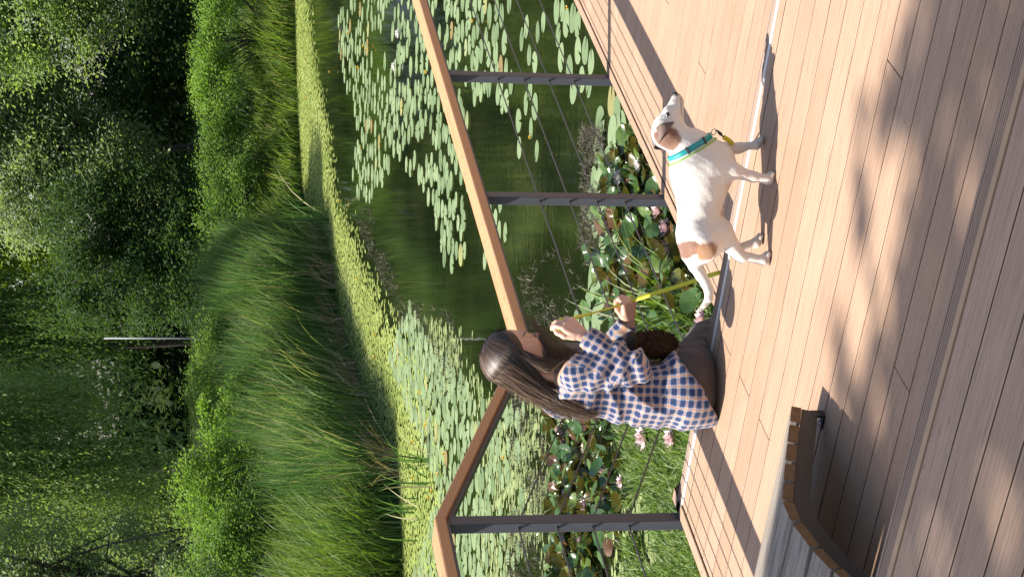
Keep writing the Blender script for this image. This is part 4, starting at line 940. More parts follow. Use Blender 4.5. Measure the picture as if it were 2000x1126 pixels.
# collar
cc_ = np.array([.1775, 0, .2665]); cn = unit(np.array([.857, 0, .515])); cu = np.cross(np.array([0, 1., 0]), cn)
def collar_ring(r0, off, wid, thick, name, mat, par, sq=.98, wob=0.):
    V = []; n = 48; F = []
    for k in range(n):
        a = 2*math.pi*k/n; dirv = math.cos(a)*cu*1.0+math.sin(a)*np.array([0, 1., 0]); 
        # lie on the coat: march outwards until outside the dog
        t = np.linspace(.03, .11, 81); pts = (cc_+cn*off)[None]+t[:, None]*dirv[None]; d = dog_f(pts[None].astype(np.float32))[0]; out = t[np.argmax(d > .0008)] if (d > .0008).any() else .075
        for (du, dr) in ((-wid, 0), (wid, 0), (wid, thick), (-wid, thick)): V.append(cc_+cn*(off+du)+dirv*(out+dr+wob))
    for k in range(n):
        for j in range(4): F.append([k*4+j, k*4+(j+1) % 4, ((k+1) % n)*4+(j+1) % 4, ((k+1) % n)*4+j])
    return mesh_np(name, np.array(V), F, mat, par, True)
col_ = empty('collar', (0, 0, 0), 0, dog)
M['teal'] = plain('teal_webbing', (.015, .27, .27), .5, nscale=300, namp=.25); M['black'] = plain('black_plastic', (.015, .015, .016), .4); M['lime'] = plain('lime_cord', (.22, .42, .06), .6)
cb_ = collar_ring(.0, 0., .0095, .003, 'webbing', M['teal'], col_)
collar_ring(.0, -.017, .0025, .0026, 'cord', M['lime'], col_)
def on_coat(a, off):
    dirv = math.cos(a)*cu+math.sin(a)*np.array([0, 1., 0]); t = np.linspace(.03, .11, 161); pts = (cc_+cn*off)[None]+t[:, None]*dirv[None]; d = dog_f(pts[None].astype(np.float32))[0]
    return (cc_+cn*off)+dirv*(t[np.argmax(d > .0008)]+.003), dirv
AR = -math.pi/2                                    # the near side (towards the camera) is -y
for a in (AR-.55, AR+.45):
    p, dv = on_coat(a, 0); tg_ = np.cross(cn, dv); Mx = np.stack([cn, tg_, dv], 1); MB().box((p-np.array([.0125, .004, .003])), (p+np.array([.0125, .004, .003])), bev=.0012, M=Mx).build('slider', M['black'], col_)
# throat: lowest/front point of the ring
pth, dth = on_coat(math.pi if (cu[2] > 0) else 0., 0)
ring = MB(); rc = pth+np.array([.009, -.004, -.008]); ring.tube([rc+.0105*(math.cos(t)*np.array([.8, .1, -.6])+math.sin(t)*np.array([.5, -.5, .7])) for t in np.linspace(0, 2*math.pi, 22)], .0017, 6, cap=False); ring.build('ring', M['bolt'], col_, True)
# ---------------------------------------------------------------- PERSON (local frame: x to the right of the upright photo, y away, z up; the origin is on the deck edge under the hips)
PER = np.array([-.34, 6.93, 0.])
person = empty('person', PER); tag(person, 'long haired person in a blue plaid shirt sitting on the deck edge', 'person')
V3 = lambda *a: np.array(a, float)
pel = V3(-.035, -.03, .110); hipR = V3(.035, -.075, .10); hipL = V3(-.075, .05, .10)
kneR = V3(.150, .325, -.085); kneL = V3(.04, .40, -.085); ankR = V3(.205, .585, -.275); ankL = V3(.10, .645, -.275)
chest = V3(-.018, .0, .42); neckb = V3(.005, .005, .565)
shR = V3(.040, -.140, .535); shL = V3(-.065, .150, .535)
elR = V3(.066, -.225, .352); wrR = V3(.176, -.165, .522); elL = V3(.06, .24, .33); wrL = V3(.222, .165, .268)
# head frame
hf = unit(V3(.842, .10, -.515)); hu = unit(V3(.515, .03, .85)); hu = unit(hu-hf*(hu@hf)); hr = np.cross(hf, hu)   # hr: the person's right (towards the camera)
if hr[1] > 0: hr = -hr
hc = V3(.098, .0, .728)
H = lambda f, r, u: hc+hf*f+hr*r+hu*u
def head_f(P):
    Rm = np.stack([hf, hr, hu], 1)
    d = s_ell(P, H(-.014, 0, .028), (.093, .073, .084), Rm)
    d = smin(d, s_ell(P, H(.030, 0, -.030), (.060, .060, .080), Rm), .03)            # face
    d = smin(d, s_ell(P, H(.058, 0, -.089), (.022, .026, .018), Rm), .028)           # chin
    d = smin(d, s_cone(P, H(.05, .012, -.086), H(-.022, .052, -.045), .020, .022), .02)  # jaw
    d = smin(d, s_cone(P, H(.05, -.012, -.086), H(-.022, -.052, -.045), .020, .022), .02)
    d = smin(d, s_cone(P, H(.075, .03, .018), H(.075, -.03, .018), .012, .012), .02)  # brow
    d = smin(d, s_cone(P, H(.080, 0, .010), H(.101, 0, -.026), .0065, .0100), .010)  # nose bridge
    d = smin(d, s_ell(P, H(.1005, 0, -.0285), (.0115, .0105, .0085), Rm), .008)
    for s in (-1, 1):
        d = smin(d, s_ell(P, H(.089, .0115*s, -.033), (.009, .0065, .0065), Rm), .006)
        d = smin(d, s_ell(P, H(.062, .034*s, -.030), (.020, .018, .018), Rm), .02)   # cheek
        d = smax(d, -s_ell(P, H(.094, .031*s, .000), (.014, .017, .0085), Rm), .012)  # eye socket
        d = smin(d, s_ell(P, H(.071, .031*s, -.001), (.0125, .0125, .0125), Rm), .003)  # lidded eye
        d = smin(d, s_ell(P, H(-.010, .074*s, -.010), (.020, .008, .030), Rm), .008)  # ear
    d = smin(d, s_ell(P, H(.0895, 0, -.0565), (.0095, .0210, .0062), Rm), .006)      # upper lip
    d = smin(d, s_ell(P, H(.0870, 0, -.0675), (.0095, .0180, .0068), Rm), .005)      # lower lip
    d = smax(d, -s_ell(P, H(.099, 0, -.0615), (.012, .020, .0012), Rm), .003)
    d = smin(d, s_cone(P, H(-.028, 0, -.055), neckb+V3(-.01, 0, -.02), .050, .056), .03)   # neck
    return d
def limb(d, P, pts, k=.02):
    for (a, b, r1, r2) in pts: 
        q = s_cone(P, a, b, r1, r2); d = q if d is None else smin(d, q, k)
    return d
def core_f(P):
    d = s_ell(P, pel, (.115, .145, .105)); d = smin(d, s_cone(P, pel+V3(0, 0, .08), chest, .095, .105), .06); d = smin(d, s_cone(P, shR, shL, .055, .055), .06)
    d = smin(d, s_cone(P, chest+V3(0, 0, .05), neckb, .085, .052), .05)
    d = limb(d, P, [(hipR, kneR, .075, .052), (kneR, ankR, .05, .034), (hipL, kneL, .075, .052), (kneL, ankL, .05, .034), (shR, elR, .043, .034), (elR, wrR, .033, .021), (shL, elL, .043, .034), (elL, wrL, .033, .021)])
    for an in (ankR, ankL): d = smin(d, s_cone(P, an+V3(0, -.01, -.025), an+V3(.05, .13, -.05), .034, .026), .02)
    return d
# hands: palm + four bent fingers + thumb
def hand_f(wr, fwd, nrm_, sidev, fingers, thumb):
    """fwd along the palm, nrm_ out of its back, sidev towards the thumb"""
    fwd, nrm_, sidev = unit(fwd), unit(nrm_), unit(sidev)
    L = lambda f, s, n: wr+fwd*f+sidev*s+nrm_*n
    def f(P):
        d = s_cone(P, L(-.04, 0, 0), L(.004, 0, 0), .0245, .0205)
        for k, s in enumerate((.025, .009, -.008, -.023)):
            d = smin(d, s_cone(P, L(.010, s*.55, 0), L(.070-.004*abs(k-1), s, 0), .0145, .0112), .010)
        for k, (s, l1, l2, l3, b1, b2, b3) in enumerate(fingers):
            p0 = L(.072-.004*abs(k-1), s, .0); a = 0; q = p0; rr = (.0094, .0086, .0078, .0068)
            for j, (l, b) in enumerate(((l1, b1), (l2, b2), (l3, b3))):
                a += b; n_ = q+(fwd*math.cos(a)-nrm_*math.sin(a)+sidev*(.06*(1.5-k)*(1 if j == 0 else .2)))*l
                d = smin(d, s_cone(P, q, n_, rr[j], rr[j+1]), .0025); q = n_
        for (a, b, r1, r2) in [(L(*thumb[0]), L(*thumb[1]), .0135, .0105), (L(*thumb[1]), L(*thumb[2]), .0105, .0092), (L(*thumb[2]), L(*thumb[3]), .0092, .0072)]:
            d = smin(d, s_cone(P, a, b, r1, r2), .006)
        return d
    return f
# upper (right) hand holds the handle of the leash: pointing up-right, thumb on the left side, fingers curled over the loop
fR = unit(V3(.60, .10, .78)); sR = unit(V3(-.70, -.35, .55)); sR = unit(sR-fR*(sR@fR)); nR = np.cross(fR, sR)
if nR[0] < 0: nR = -nR
handR = hand_f(wrR, fR, nR, sR, [(.023, .032, .022, .018, .55, .75, .55), (.0085, .036, .025, .019, .65, .85, .6), (-.007, .033, .023, .018, .75, .9, .6), (-.021, .026, .019, .016, .85, .9, .6)], [(.022, .024, -.006), (.050, .040, -.016), (.076, .040, -.026), (.098, .032, -.030)])
# lower (left) hand: fist closed round the running leash
fL = unit(V3(.88, -.28, .06)); sL = unit(V3(-.05, -.45, .85)); sL = unit(sL-fL*(sL@fL)); nL = np.cross(fL, sL)
if nL[1] > 0: nL = -nL
handL = hand_f(wrL, fL, nL, sL, [(.023, .030, .022, .018, .95, 1.25, .9), (.0085, .033, .024, .019, 1.05, 1.3, .9), (-.007, .031, .022, .018, 1.15, 1.3, .9), (-.021, .025, .018, .016, 1.2, 1.3, .9)], [(.020, .022, -.008), (.046, .036, -.022), (.068, .028, -.038), (.082, .012, -.044)])
parts = []
for fn, lo, hi, c in ((core_f, (-.24, -.32, -.38), (.34, .86, .60), .012), (head_f, (-.08, -.13, .50), (.26, .13, .88), .0038), (handR, wrR-.075, wrR+.135, .0030), (handL, wrL-.075, wrL+.135, .0030)):
    V, Q = surf(fn, lo, hi, c); V = relax(V, fn, it=1); parts.append((V, Q))
Vb = np.concatenate([p[0] for p in parts]); o_ = np.cumsum([0]+[len(p[0]) for p in parts]); Qb = np.concatenate([p[1]+o for p, o in zip(parts, o_)])
skin = np.tile(np.array([.56, .335, .235]), (len(Vb), 1)); hv = parts[1][0]
q = (hv-hc); f_, r_2, u_ = q@hf, q@hr, q@hu; base = o_[1]
def hset(m, col, w_=1.): skin[base:base+len(hv)] = skin[base:base+len(hv)]*(1-(m*w_)[:, None])+np.array(col)*(m*w_)[:, None]
lip = (1-smoothstep(np.sqrt(((u_+.062)/.0125)**2+(r_2/.024)**2), .8, 1.15))*(f_ > .078); hset(lip, (.50, .19, .15), .75)
brow = (1-smoothstep(np.sqrt(((u_-.0215)/.0045)**2+((np.abs(r_2)-.033)/.018)**2), .8, 1.2))*(f_ > .05); hset(brow, (.08, .045, .025), .85)
lash = (1-smoothstep(np.sqrt(((u_+.0065)/.0022)**2+((np.abs(r_2)-.031)/.013)**2), .8, 1.3))*(f_ > .06); hset(lash, (.05, .03, .02), .85)
ck = (1-smoothstep(np.sqrt(((u_+.03)/.03)**2+((np.abs(r_2)-.034)/.03)**2), .2, 1.2))*(f_ > .03); hset(ck, (.60, .28, .20), .35)
nz_ = (1-smoothstep(np.sqrt(((u_+.03)/.012)**2+(r_2/.016)**2), .3, 1.2))*(f_ > .085); hset(nz_, (.60, .29, .21), .4)
for i0 in (2, 3): skin[o_[i0]:o_[i0+1]] = np.array([.60, .36, .265])+.04*n3(parts[i0][0], 120.)[:, None]*np.array([1, .6, .5])
def skin_mat():
    t = NT('skin'); c = t.attr('col', False); n = t.noise(120., t.obj(), 3)
    return t.done(t.bsdf(t.mix(t.math('MULTIPLY', n, .15), c, (.5, .22, .15)), .48, t.bump(n, .12, .002), .4, Subsurface_Weight=.12, Subsurface_Radius=(.012, .005, .003), Subsurface_Scale=.5))
M['skin'] = skin_mat()
mesh_np('body', Vb, Qb, M['skin'], person, True, col=skin)
# nails
M['nail'] = plain('finger_nail', (.66, .42, .35), .25, .6)
# ---------------------------------------------------------------- shirt
def folds(P, amp=1.):
    return amp*(.0062*n3(P, 15., .5)+.0048*(1-2*np.abs(n3(P*np.array([1, 1, .7], np.float32), 13., 6.)))+.0032*n3(P*np.array([1, 1, .45], np.float32), 30., 2.)+.0008*n3(P, 60., 4.))
UPV = (np.array(pel)+V3(0, 0, -.06))
def torso_f(P):
    z = P[..., 2]
    d = s_cone(P, V3(-.040, -.035, .055), V3(-.042, -.025, .27), .108, .106)
    d = smin(d, s_ell(P, V3(-.034, -.03, .10), (.122, .148, .16)), .05)
    d = smin(d, s_cone(P, V3(-.040, -.02, .26), V3(-.018, 0, .45), .106, .104), .05)
    d = smin(d, s_cone(P, shR+V3(-.01, .03, 0), shL+V3(0, -.03, 0), .062, .062), .06)
    d = smin(d, s_cone(P, V3(-.012, 0, .47), V3(-.002, 0, .555), .085, .062), .04)
    # blouse over at the back and long diagonal drags towards the lap
    x, y = P[..., 0], P[..., 1]
    ph = (z*1.0+x*1.25+y*.25)
    drag = np.sin(ph*30+1.0*np.sin(y*9+1)+.5*np.sin(x*14))*np.exp(-((z-.20)/.13)**2)
    d = d-.0135*(drag*.5+.5-np.abs(drag))*1.2*smoothstep(-x, -.10, .05)-.003*np.exp(-((z-.26)/.05)**2)*smoothstep(-x, .02, .14)
    ax_, az_ = x-.075, z-.43; dist = np.sqrt(ax_*ax_+az_*az_); ang = np.arctan2(az_, ax_)
    d = d-.0105*(1-2*np.abs(np.sin(ang*5.5+1.1*n3(P, 9., 3.))))*np.exp(-((dist-.22)/.11)**2)
    d = d-folds(P)
    lowp = np.minimum(s_ell(P, pel, (.134, .163, .125)), s_cone(P, hipR, kneR, .104, .080))+.04*np.clip(y-.02, 0, 1)
    d = smin(d, lowp-.5*folds(P), .03)
    return d
def cut(d, P, pt, n, k=.004): return smax(d, (P-np.asarray(pt, np.float32))@np.asarray(unit(np.asarray(n, float)), np.float32), k)
def torso_c(P):
    d = torso_f(P); xx = P[..., 0]+.085-.55*np.clip(P[..., 1]+.13, -.05, .4); t_ = np.clip(xx, -.1, .19); zh = .030+.42*t_+1.5*t_*np.abs(t_)+.004*np.sin(xx*40); d = smax(d, (zh-P[..., 2])*.75, .004)
    d = smax(d, P[..., 1]-.16-.5*(P[..., 2]), .01); d = cut(d, P, V3(.01, 0, .582), V3(.2, 0, 1))
    return d
def sleeve(sh, el, wr, bunch):
    a1 = unit(el-sh); a2 = unit(wr-el); tl_ = np.linalg.norm(wr-el); tu = np.linalg.norm(el-sh)
    def f(P):
        d = smin(s_cone(P, sh, el, .070, .060), s_cone(P, el, wr-a2*.012, .058, .041), .03)
        t1 = (P-sh.astype(np.float32))@a1.astype(np.float32)/tu; t2 = (P-el.astype(np.float32))@a2.astype(np.float32)/tl_
        w1 = np.exp(-((t1-1.)/.35)**2); w2 = np.exp(-((t2-.30)/.35)**2)
        d = d-bunch*(.0060*np.sin(t2*19+2*n3(P, 14.))*w2+.0050*np.sin(t1*17+2*n3(P, 12., 2.))*w1)-folds(P, 1.2)
        d = smax(d, (P-(wr-a2*.010).astype(np.float32))@a2.astype(np.float32), .003)
        cuff = np.abs(t2-.80) < .0; d = smax(d, -(d+.006), .001) if bunch > 1.5 else d
        # open end: hollow near the wrist
        hol = s_cone(P, wr-a2*.06, wr+a2*.05, .030, .030); d = smax(d, -hol, .003)
        return d
    return f
slR, slL = sleeve(shR, elR, wrR, 1.35), sleeve(shL, elL, wrL, 1.35)
def collar_f(P):
    d = s_ell(P, V3(.010, 0, .575), (.072, .074, .030)); h = s_ell(P, V3(.014, 0, .585), (.062, .064, .06)); return smax(d, -h, .003)-folds(P, .4)
PL = .0295
def uv_bone(V, Q, a, b, ref, u0=0.):
    ax = unit(b-a); e1 = unit(ref-ax*(ref@ax)); e2 = np.cross(ax, e1); q = V-a; t = q@ax; an = np.arctan2(q@e2, q@e1)
    uvv = np.stack([an, t], 1)[Q]                       # (m,4,2)
    am = uvv[..., 0]; span = am.max(1)-am.min(1); fix = span > 3.5; am[fix] = np.where(am[fix] < 0, am[fix]+2*math.pi, am[fix]); uvv[..., 0] = am
    return uvv
shirt_V = []; shirt_Q = []; shirt_uv = []; nn_ = 0
V, Q = surf(torso_c, (-.24, -.25, -.005), (.17, .25, .61), .0062); V = relax(V, torso_c, it=1)
uv = uv_bone(V, Q, V3(-.035, -.01, 0), V3(-.015, 0, .55), V3(1., .2, 0)); uv[..., 0] *= .128; shirt_V.append(V); shirt_Q.append(Q); shirt_uv.append(uv); nn_ += len(V)
for fn, sh, el, wr in ((slR, shR, elR, wrR), (slL, shL, elL, wrL)):
    lo = np.minimum(np.minimum(sh, el), wr)-.10; hi = np.maximum(np.maximum(sh, el), wr)+.10; V, Q = surf(fn, lo, hi, .0052); V = relax(V, fn, it=1)
    c = V[Q].mean(1); side = ((c-el)@unit(unit(wr-el)+unit(sh-el)*-1.) > 0)
    nrm3 = unit(np.cross(el-sh, wr-el))
    def planar(a_, b_, t0):
        ax = unit(b_-a_); pr = np.cross(nrm3, ax); q_ = V-a_; return np.stack([q_@pr+.55*(q_@nrm3), q_@ax+t0], 1)[Q]
    mU = planar(sh, el, 0.); mL = planar(el, wr, np.linalg.norm(el-sh)+.007)
    dU = np.linalg.norm(np.cross(c-sh, unit(el-sh)), axis=1); dL = np.linalg.norm(np.cross(c-el, unit(wr-el)), axis=1)
    tL = (c-el)@unit(wr-el); tU = (c-sh)@unit(el-sh)-np.linalg.norm(el-sh); pickL = tL > np.maximum(tU*0, -tU*.0)+0.0
    pickL = (tL > 0) & (dL < dU+.03); uv = np.where(pickL[:, None, None], mL, mU); uv[..., 0] += .011
    shirt_V.append(V); shirt_Q.append(Q+nn_); shirt_uv.append(uv); nn_ += len(V)
V, Q = surf(collar_f, (-.10, -.11, .53), (.12, .11, .62), .004); uv = np.stack([V[:, 1]*1.1, V[:, 2]+V[:, 0]], 1)[Q]; shirt_V.append(V); shirt_Q.append(Q+nn_); shirt_uv.append(uv)
def plaid_mat():
    t = NT('plaid_cotton'); uvn = t.n('ShaderNodeUVMap', uv_map='UVMap'); sp_ = t.n('ShaderNodeSeparateXYZ'); t.link(uvn.outputs[0], sp_.inputs[0])
    nz = t.noise(30., t.obj(), 2)
    def band(c, ph):
        f = t.math('FRACT', t.math('ADD', t.math('DIVIDE', t.math('ADD', c, t.math('MULTIPLY', t.math('SUBTRACT', nz, .5), .006)), PL), ph))
        d = t.math('ABSOLUTE', t.math('SUBTRACT', f, .5))          # 0 at band centre, .5 between
        blue = t.math('SMOOTH_MIN', t.math('MULTIPLY', t.math('SUBTRACT', .33, d), 14., clamp=True), 1., .01)
        line = t.math('MULTIPLY', t.math('SUBTRACT', .055, t.math('ABSOLUTE', t.math('SUBTRACT', d, .46))), 28., clamp=True)
        return blue, line
    bu, lu = band(sp_.outputs[0], .1); bv, lv = band(sp_.outputs[1], .35)
    white = (.47, .46, .47); blue = (.033, .088, .245); tan = (.44, .23, .115)
    c = t.mix(t.math('MULTIPLY', bu, .70), white, blue); c = t.mix(t.math('MULTIPLY', bv, .70), c, blue)
    both = t.math('MULTIPLY', bu, bv); c = t.mix(t.math('MULTIPLY', both, .85), c, (.012, .026, .075))
    c = t.mix(t.math('MULTIPLY', lu, .85), c, tan); c = t.mix(t.math('MULTIPLY', lv, .75), c, tan)
    w_ = t.noise(900., t.obj(), 2); fz = t.noise(12., t.obj(), 4)
    c = t.mix(t.math('MULTIPLY', w_, .2), c, t.mix(1., c, (.6, .6, .6), 'MULTIPLY'))
    return t.done(t.bsdf(c, .85, t.bump(t.math('ADD', t.math('MULTIPLY', w_, .4), fz), .35, .004), .2, Sheen_Weight=.15))
M['plaid'] = plaid_mat()
shirt = mesh_np('shirt', np.concatenate(shirt_V), np.concatenate(shirt_Q), M['plaid'], person, True, uv=np.concatenate([u.reshape(-1, 2) for u in shirt_uv]))
# ---------------------------------------------------------------- trousers
def trous_f(P):
    d = s_ell(P, pel+V3(0, 0, .0), (.122, .152, .112)); d = smin(d, s_cone(P, pel, pel+V3(.01, .01, .10), .115, .105), .04)
    d = limb(d, P, [(hipR+V3(0, 0, .0), kneR, .092, .070), (kneR, ankR+V3(0, 0, .02), .068, .056)], .03)
    d = smin(d, limb(None, P, [(hipL, kneL, .092, .070), (kneL, ankL+V3(0, 0, .02), .068, .056)], .03), .025)
    d = d-.0035*n3(P, 18., 1.)-.0028*n3(P, 36., 3.)-.004*np.sin((P[..., 1]*1.2+P[..., 2]*.6-P[..., 0]*.5)*60)*np.exp(-((P[..., 1]-.10)/.12)**2)
    d = smax(d, .0015-P[..., 2]+np.where(P[..., 1] > .035, 9., 0)*-1, .006) if False else d
    return smax(d, np.where(P[..., 1] < .06, .0016-P[..., 2], -.05), .004)
V, Q = surf(trous_f, (-.24, -.25, -.42), (.36, .76, .28), .0085); V = relax(V, trous_f, it=1)
def cloth(name, c, sc):
    t = NT(name); o = t.obj(); n = t.noise(sc, o, 5); f = t.noise(14., o, 4)
    return t.done(t.bsdf(t.mix(f, tuple(x*.8 for x in c), tuple(x*1.2 for x in c)), .85, t.bump(t.math('ADD', t.math('MULTIPLY', n, .4), f), .4, .005), .2, Sheen_Weight=.1))
mesh_np('trousers', V, Q, cloth('brown_trousers', (.062, .050, .048), 500.), person, True)
for an in (ankR, ankL):
    def shoe_f(P, an=an):
        a = an+V3(0, -.015, -.022); d = smin(s_cone(P, a, an+V3(.05, .14, -.045), .042, .036), s_cone(P, an, a, .04, .044), .03); return smax(d, (an[2]-.077)-P[..., 2], .004)
    V, Q = surf(shoe_f, an+V3(-.07, -.09, -.10), an+V3(.13, .22, .07), .007); mesh_np('shoe', V, Q, plain('dark_shoe', (.03, .028, .028), .6), person, True)
# ---------------------------------------------------------------- hair: an under-cap plus several thousand combed strands
def cap_f(P):
    Rm = np.stack([hf, hr, hu], 1); d = s_ell(P, H(-.020, 0, .030), (.096, .081, .088), Rm)
    d = smin(d, s_cone(P, H(-.055, 0, .0), V3(-.030, .0, .62), .060, .036), .03)
    d = smin(d, s_cone(P, V3(-.030, .0, .62), V3(-.075, -.015, .535), .036, .018), .03)
    q = P-hc.astype(np.float32); f_, u_, r_ = q@hf.astype(np.float32), q@hu.astype(np.float32), np.abs(q@hr.astype(np.float32))
    face = np.minimum(f_-.012-.30*np.clip(u_-.03, 0, 1), .078-u_)     # keep the face clear
    d = smax(d, np.minimum(f_-(.018+.62*np.clip(u_+.02, 0, .2)), 1.), .006)
    return d
def skull_f(P):
    return s_ell(P, H(-.020, 0, .030), (.098, .083, .091), np.stack([hf, hr, hu], 1))
V, Q = surf(cap_f, (-.18, -.15, .46), (.26, .15, .88), .0065)
def hair_mat():
    t = NT('brown_hair'); c = t.ramp(t.attr('tint'), [(0, (.016, .009, .006)), (.4, (.045, .026, .016)), (.75, (.13, .078, .046)), (1, (.30, .20, .125))])
    return t.done(t.bsdf(c, .42, None, .45))
M['hair'] = hair_mat()
hair = mesh_np('hair', V, Q, M['hair'], person, True, tint=np.full(len(Q), .25))
rr = np.random.default_rng(9); nS = 15000; crown = H(-.035, 0, .118)
SVs = []
seg = 14
def hair_strand(lng):
    """from the parting at the crown over the skull, then falling down the back or in front of the shoulder"""
    side = 1 if rr.random() < .60 else -1               # +1: the side towards the camera
    ph = rr.beta(1.25, 1.0)*math.pi*.86+.14*math.pi      # 0 = forehead, pi = nape
    s = np.clip(ph/math.pi+rr.normal()*.06, 0, 1)
    root = H(.055-.120*s, .006*side, .112-.05*(s-.45)**2*4)
    lay = 1+.05*rr.random(); C = [root]
    for th in (28, 52, 76, 98):
        t = math.radians(th); ph_ = max(ph, .40*math.pi) if th > 60 else max(ph, .22*math.pi); q = H(-.020+.104*lay*math.cos(ph_)*math.sin(t), side*.091*lay*math.sin(ph_)*math.sin(t), .026+.096*lay*math.cos(t)); C.append(q)
    if ph < .30*math.pi and side > 0 and rr.random() < .8: C[2] = C[2]+hf*-.012; C[3] = C[3]+hf*-.016; C[4] = C[4]+hf*-.020
    front = ph < (.33 if side > 0 else .40)*math.pi+rr.normal()*.10
    if front:
        mid_ = V3(.050, -.078, .625) if side > 0 else V3(.072, .045, .60); tip = V3(.085, -.085, .515) if side > 0 else V3(.100, .030, .512)
        mid_ = mid_+rr.normal(size=3)*.010; tip = tip+rr.normal(size=3)*.012+V3(0, 0, lng)
    else:
        w_ = rr.normal(); mid_ = V3(-.022+.024*w_, -side*(.058-.014*abs(w_)), .640)+rr.normal(size=3)*.006
        tip = V3(-.096+.014*w_, -side*.045-.02+rr.normal()*.016, .498+lng*1.4+.012*w_)
    C += [mid_, (mid_+tip)/2+rr.normal(size=3)*.004+V3(-.004 if not front else .004, -.004*side, .004), tip]
    C = np.array(C); t = np.linspace(0, len(C)-1.001, seg+1); k = t.astype(int); u = (t-k)[:, None]; g = lambda i: C[np.clip(i, 0, len(C)-1)]
    p0, p1, p2, p3 = g(k-1), g(k), g(k+1), g(k+2)
    return .5*(2*p1+(p2-p0)*u+(2*p0-5*p1+4*p2-p3)*u*u+(3*p1-p0-3*p2+p3)*u**3)
def push_out(Pp):
    d = np.minimum(head_f(Pp[None].astype(np.float32))[0], 1.); return d
for k in range(nS):
    P_ = hair_strand(rr.normal()*.016)
    SVs.append(P_)
A_ = np.stack(SVs)                                       # (n, seg+1, 3)
for _ in range(2):
    flat = A_.reshape(-1, 3).astype(np.float32); dh = skull_f(flat[None])[0]; dt = torso_f(flat[None])[0]; ds = slR(flat[None])[0]; e_ = .002
    for dd, fn, mrg in ((dh, skull_f, .001), (dt, torso_f, .004), (ds, slR, .004)):
        m = dd < mrg
        if m.any():
            pm = flat[m]; g = np.stack([(fn((pm+np.eye(3, dtype=np.float32)[j]*e_)[None])[0]-dd[m])/e_ for j in range(3)], 1); flat[m] = pm+np.clip(mrg+.0035*rr.random(m.sum())-dd[m], 0, .018)[:, None].astype(np.float32)*g
    A_ = flat.reshape(A_.shape)
A_[:, 1:-1] = .25*A_[:, :-2]+.5*A_[:, 1:-1]+.25*A_[:, 2:]
T_ = unit(np.gradient(A_, axis=1)); view = unit(A_-hc-V3(-.02, 0, -.1)); Sd = unit(np.cross(T_, view)); wd = (.0005+.0007*rr.random(nS))[:, None, None]*np.interp(np.linspace(0, 1, seg+1), [0, .1, .8, 1], [.7, 1, .9, .15])[None, :, None]
Vv = np.stack([A_-Sd*wd, A_+view*wd*.5, A_+Sd*wd], 2).reshape(-1, 3); m_ = (seg+1)*3
base = (np.arange(nS)*m_)[:, None, None]+(np.arange(seg)*3)[None, :, None]
F1 = (base+np.array([0, 1, 4, 3])).reshape(-1, 4); F2 = (base+np.array([1, 2, 5, 4])).reshape(-1, 4)
rt_ = A_[:, 6]; tn = np.clip(rr.beta(1.5, 3.0, nS)+.22*np.sin(rt_[:, 2]*170+rt_[:, 1]*230+rt_[:, 0]*140)*np.sin(rt_[:, 1]*90+rt_[:, 0]*60)+.10*(rt_[:, 0] < .06), 0, 1); tt_ = np.clip(tn[:, None]+np.linspace(-.12, .28, seg)[None], 0, 1).reshape(-1)  # back strands get a lighter tint that stands in for sunlight
st_ = mesh_np('strands', Vv, np.concatenate([F1, F2]), M['hair'], hair, True, tint=np.concatenate([tt_, tt_]))
# ---------------------------------------------------------------- furry brown bag in the lap
bagc = V3(.136, .0, .240)
bag = empty('shoulder_bag', PER+bagc); tag(bag, 'small brown furry shoulder bag held against the front of the shirt', 'bag')
def bag_f(P):
    d = s_ell(P, V3(0, 0, -.012), (.048, .085, .088)); d = smin(d, s_cone(P, V3(.0, -.03, -.06), V3(.0, .03, -.06), .040, .040), .03); return d-.004*n3(P, 40.)
V, Q = surf(bag_f, (-.08, -.12, -.14), (.08, .12, .10), .006)
M['bagfur'] = leaf_mat('brown_fleece', [(0, (.022, .011, .006)), (.6, (.055, .028, .014)), (1, (.10, .055, .03))], .1, .8, .15)
bb = mesh_np('pouch', V, Q, M['bagfur'], bag, True, tint=np.full(len(Q), .3))
ri = np.random.default_rng(12); c = V[Q].mean(1); pk = ri.choice(len(c), 2600); nrm2 = unit(c[pk]-V3(0, 0, -.02)); tp = c[pk]+nrm2*.012+ri.normal(size=(2600, 3))*.006; sd = unit(np.cross(nrm2, ri.normal(size=(2600, 3))))*.0016
Vf = np.stack([c[pk]-sd, c[pk]+sd, tp], 1).reshape(-1, 3); mesh_np('fleece', Vf, np.arange(7800).reshape(-1, 3), M['bagfur'], bb, tint=ri.random(2600))
M['leather'] = plain('dark_leather', (.030, .017, .010), .7, .15, nscale=60, namp=.3, bump=.2)
fl = MB(); fl.ell((.004, .0, .058), (.040, .066, .018), 10); fl.build('flap', M['leather'], bag, True)
stp = MB(); sP = [V3(.10, -.04, .24), V3(.085, -.07, .33), V3(.06, -.105, .43), V3(.01, -.085, .55), V3(-.06, -.03, .53), V3(-.13, .02, .42)]
sP = [p-bagc for p in sP]
stp.tube(np.array(sP), .006, 6); stp.build('strap', M['leather'], bag, True)
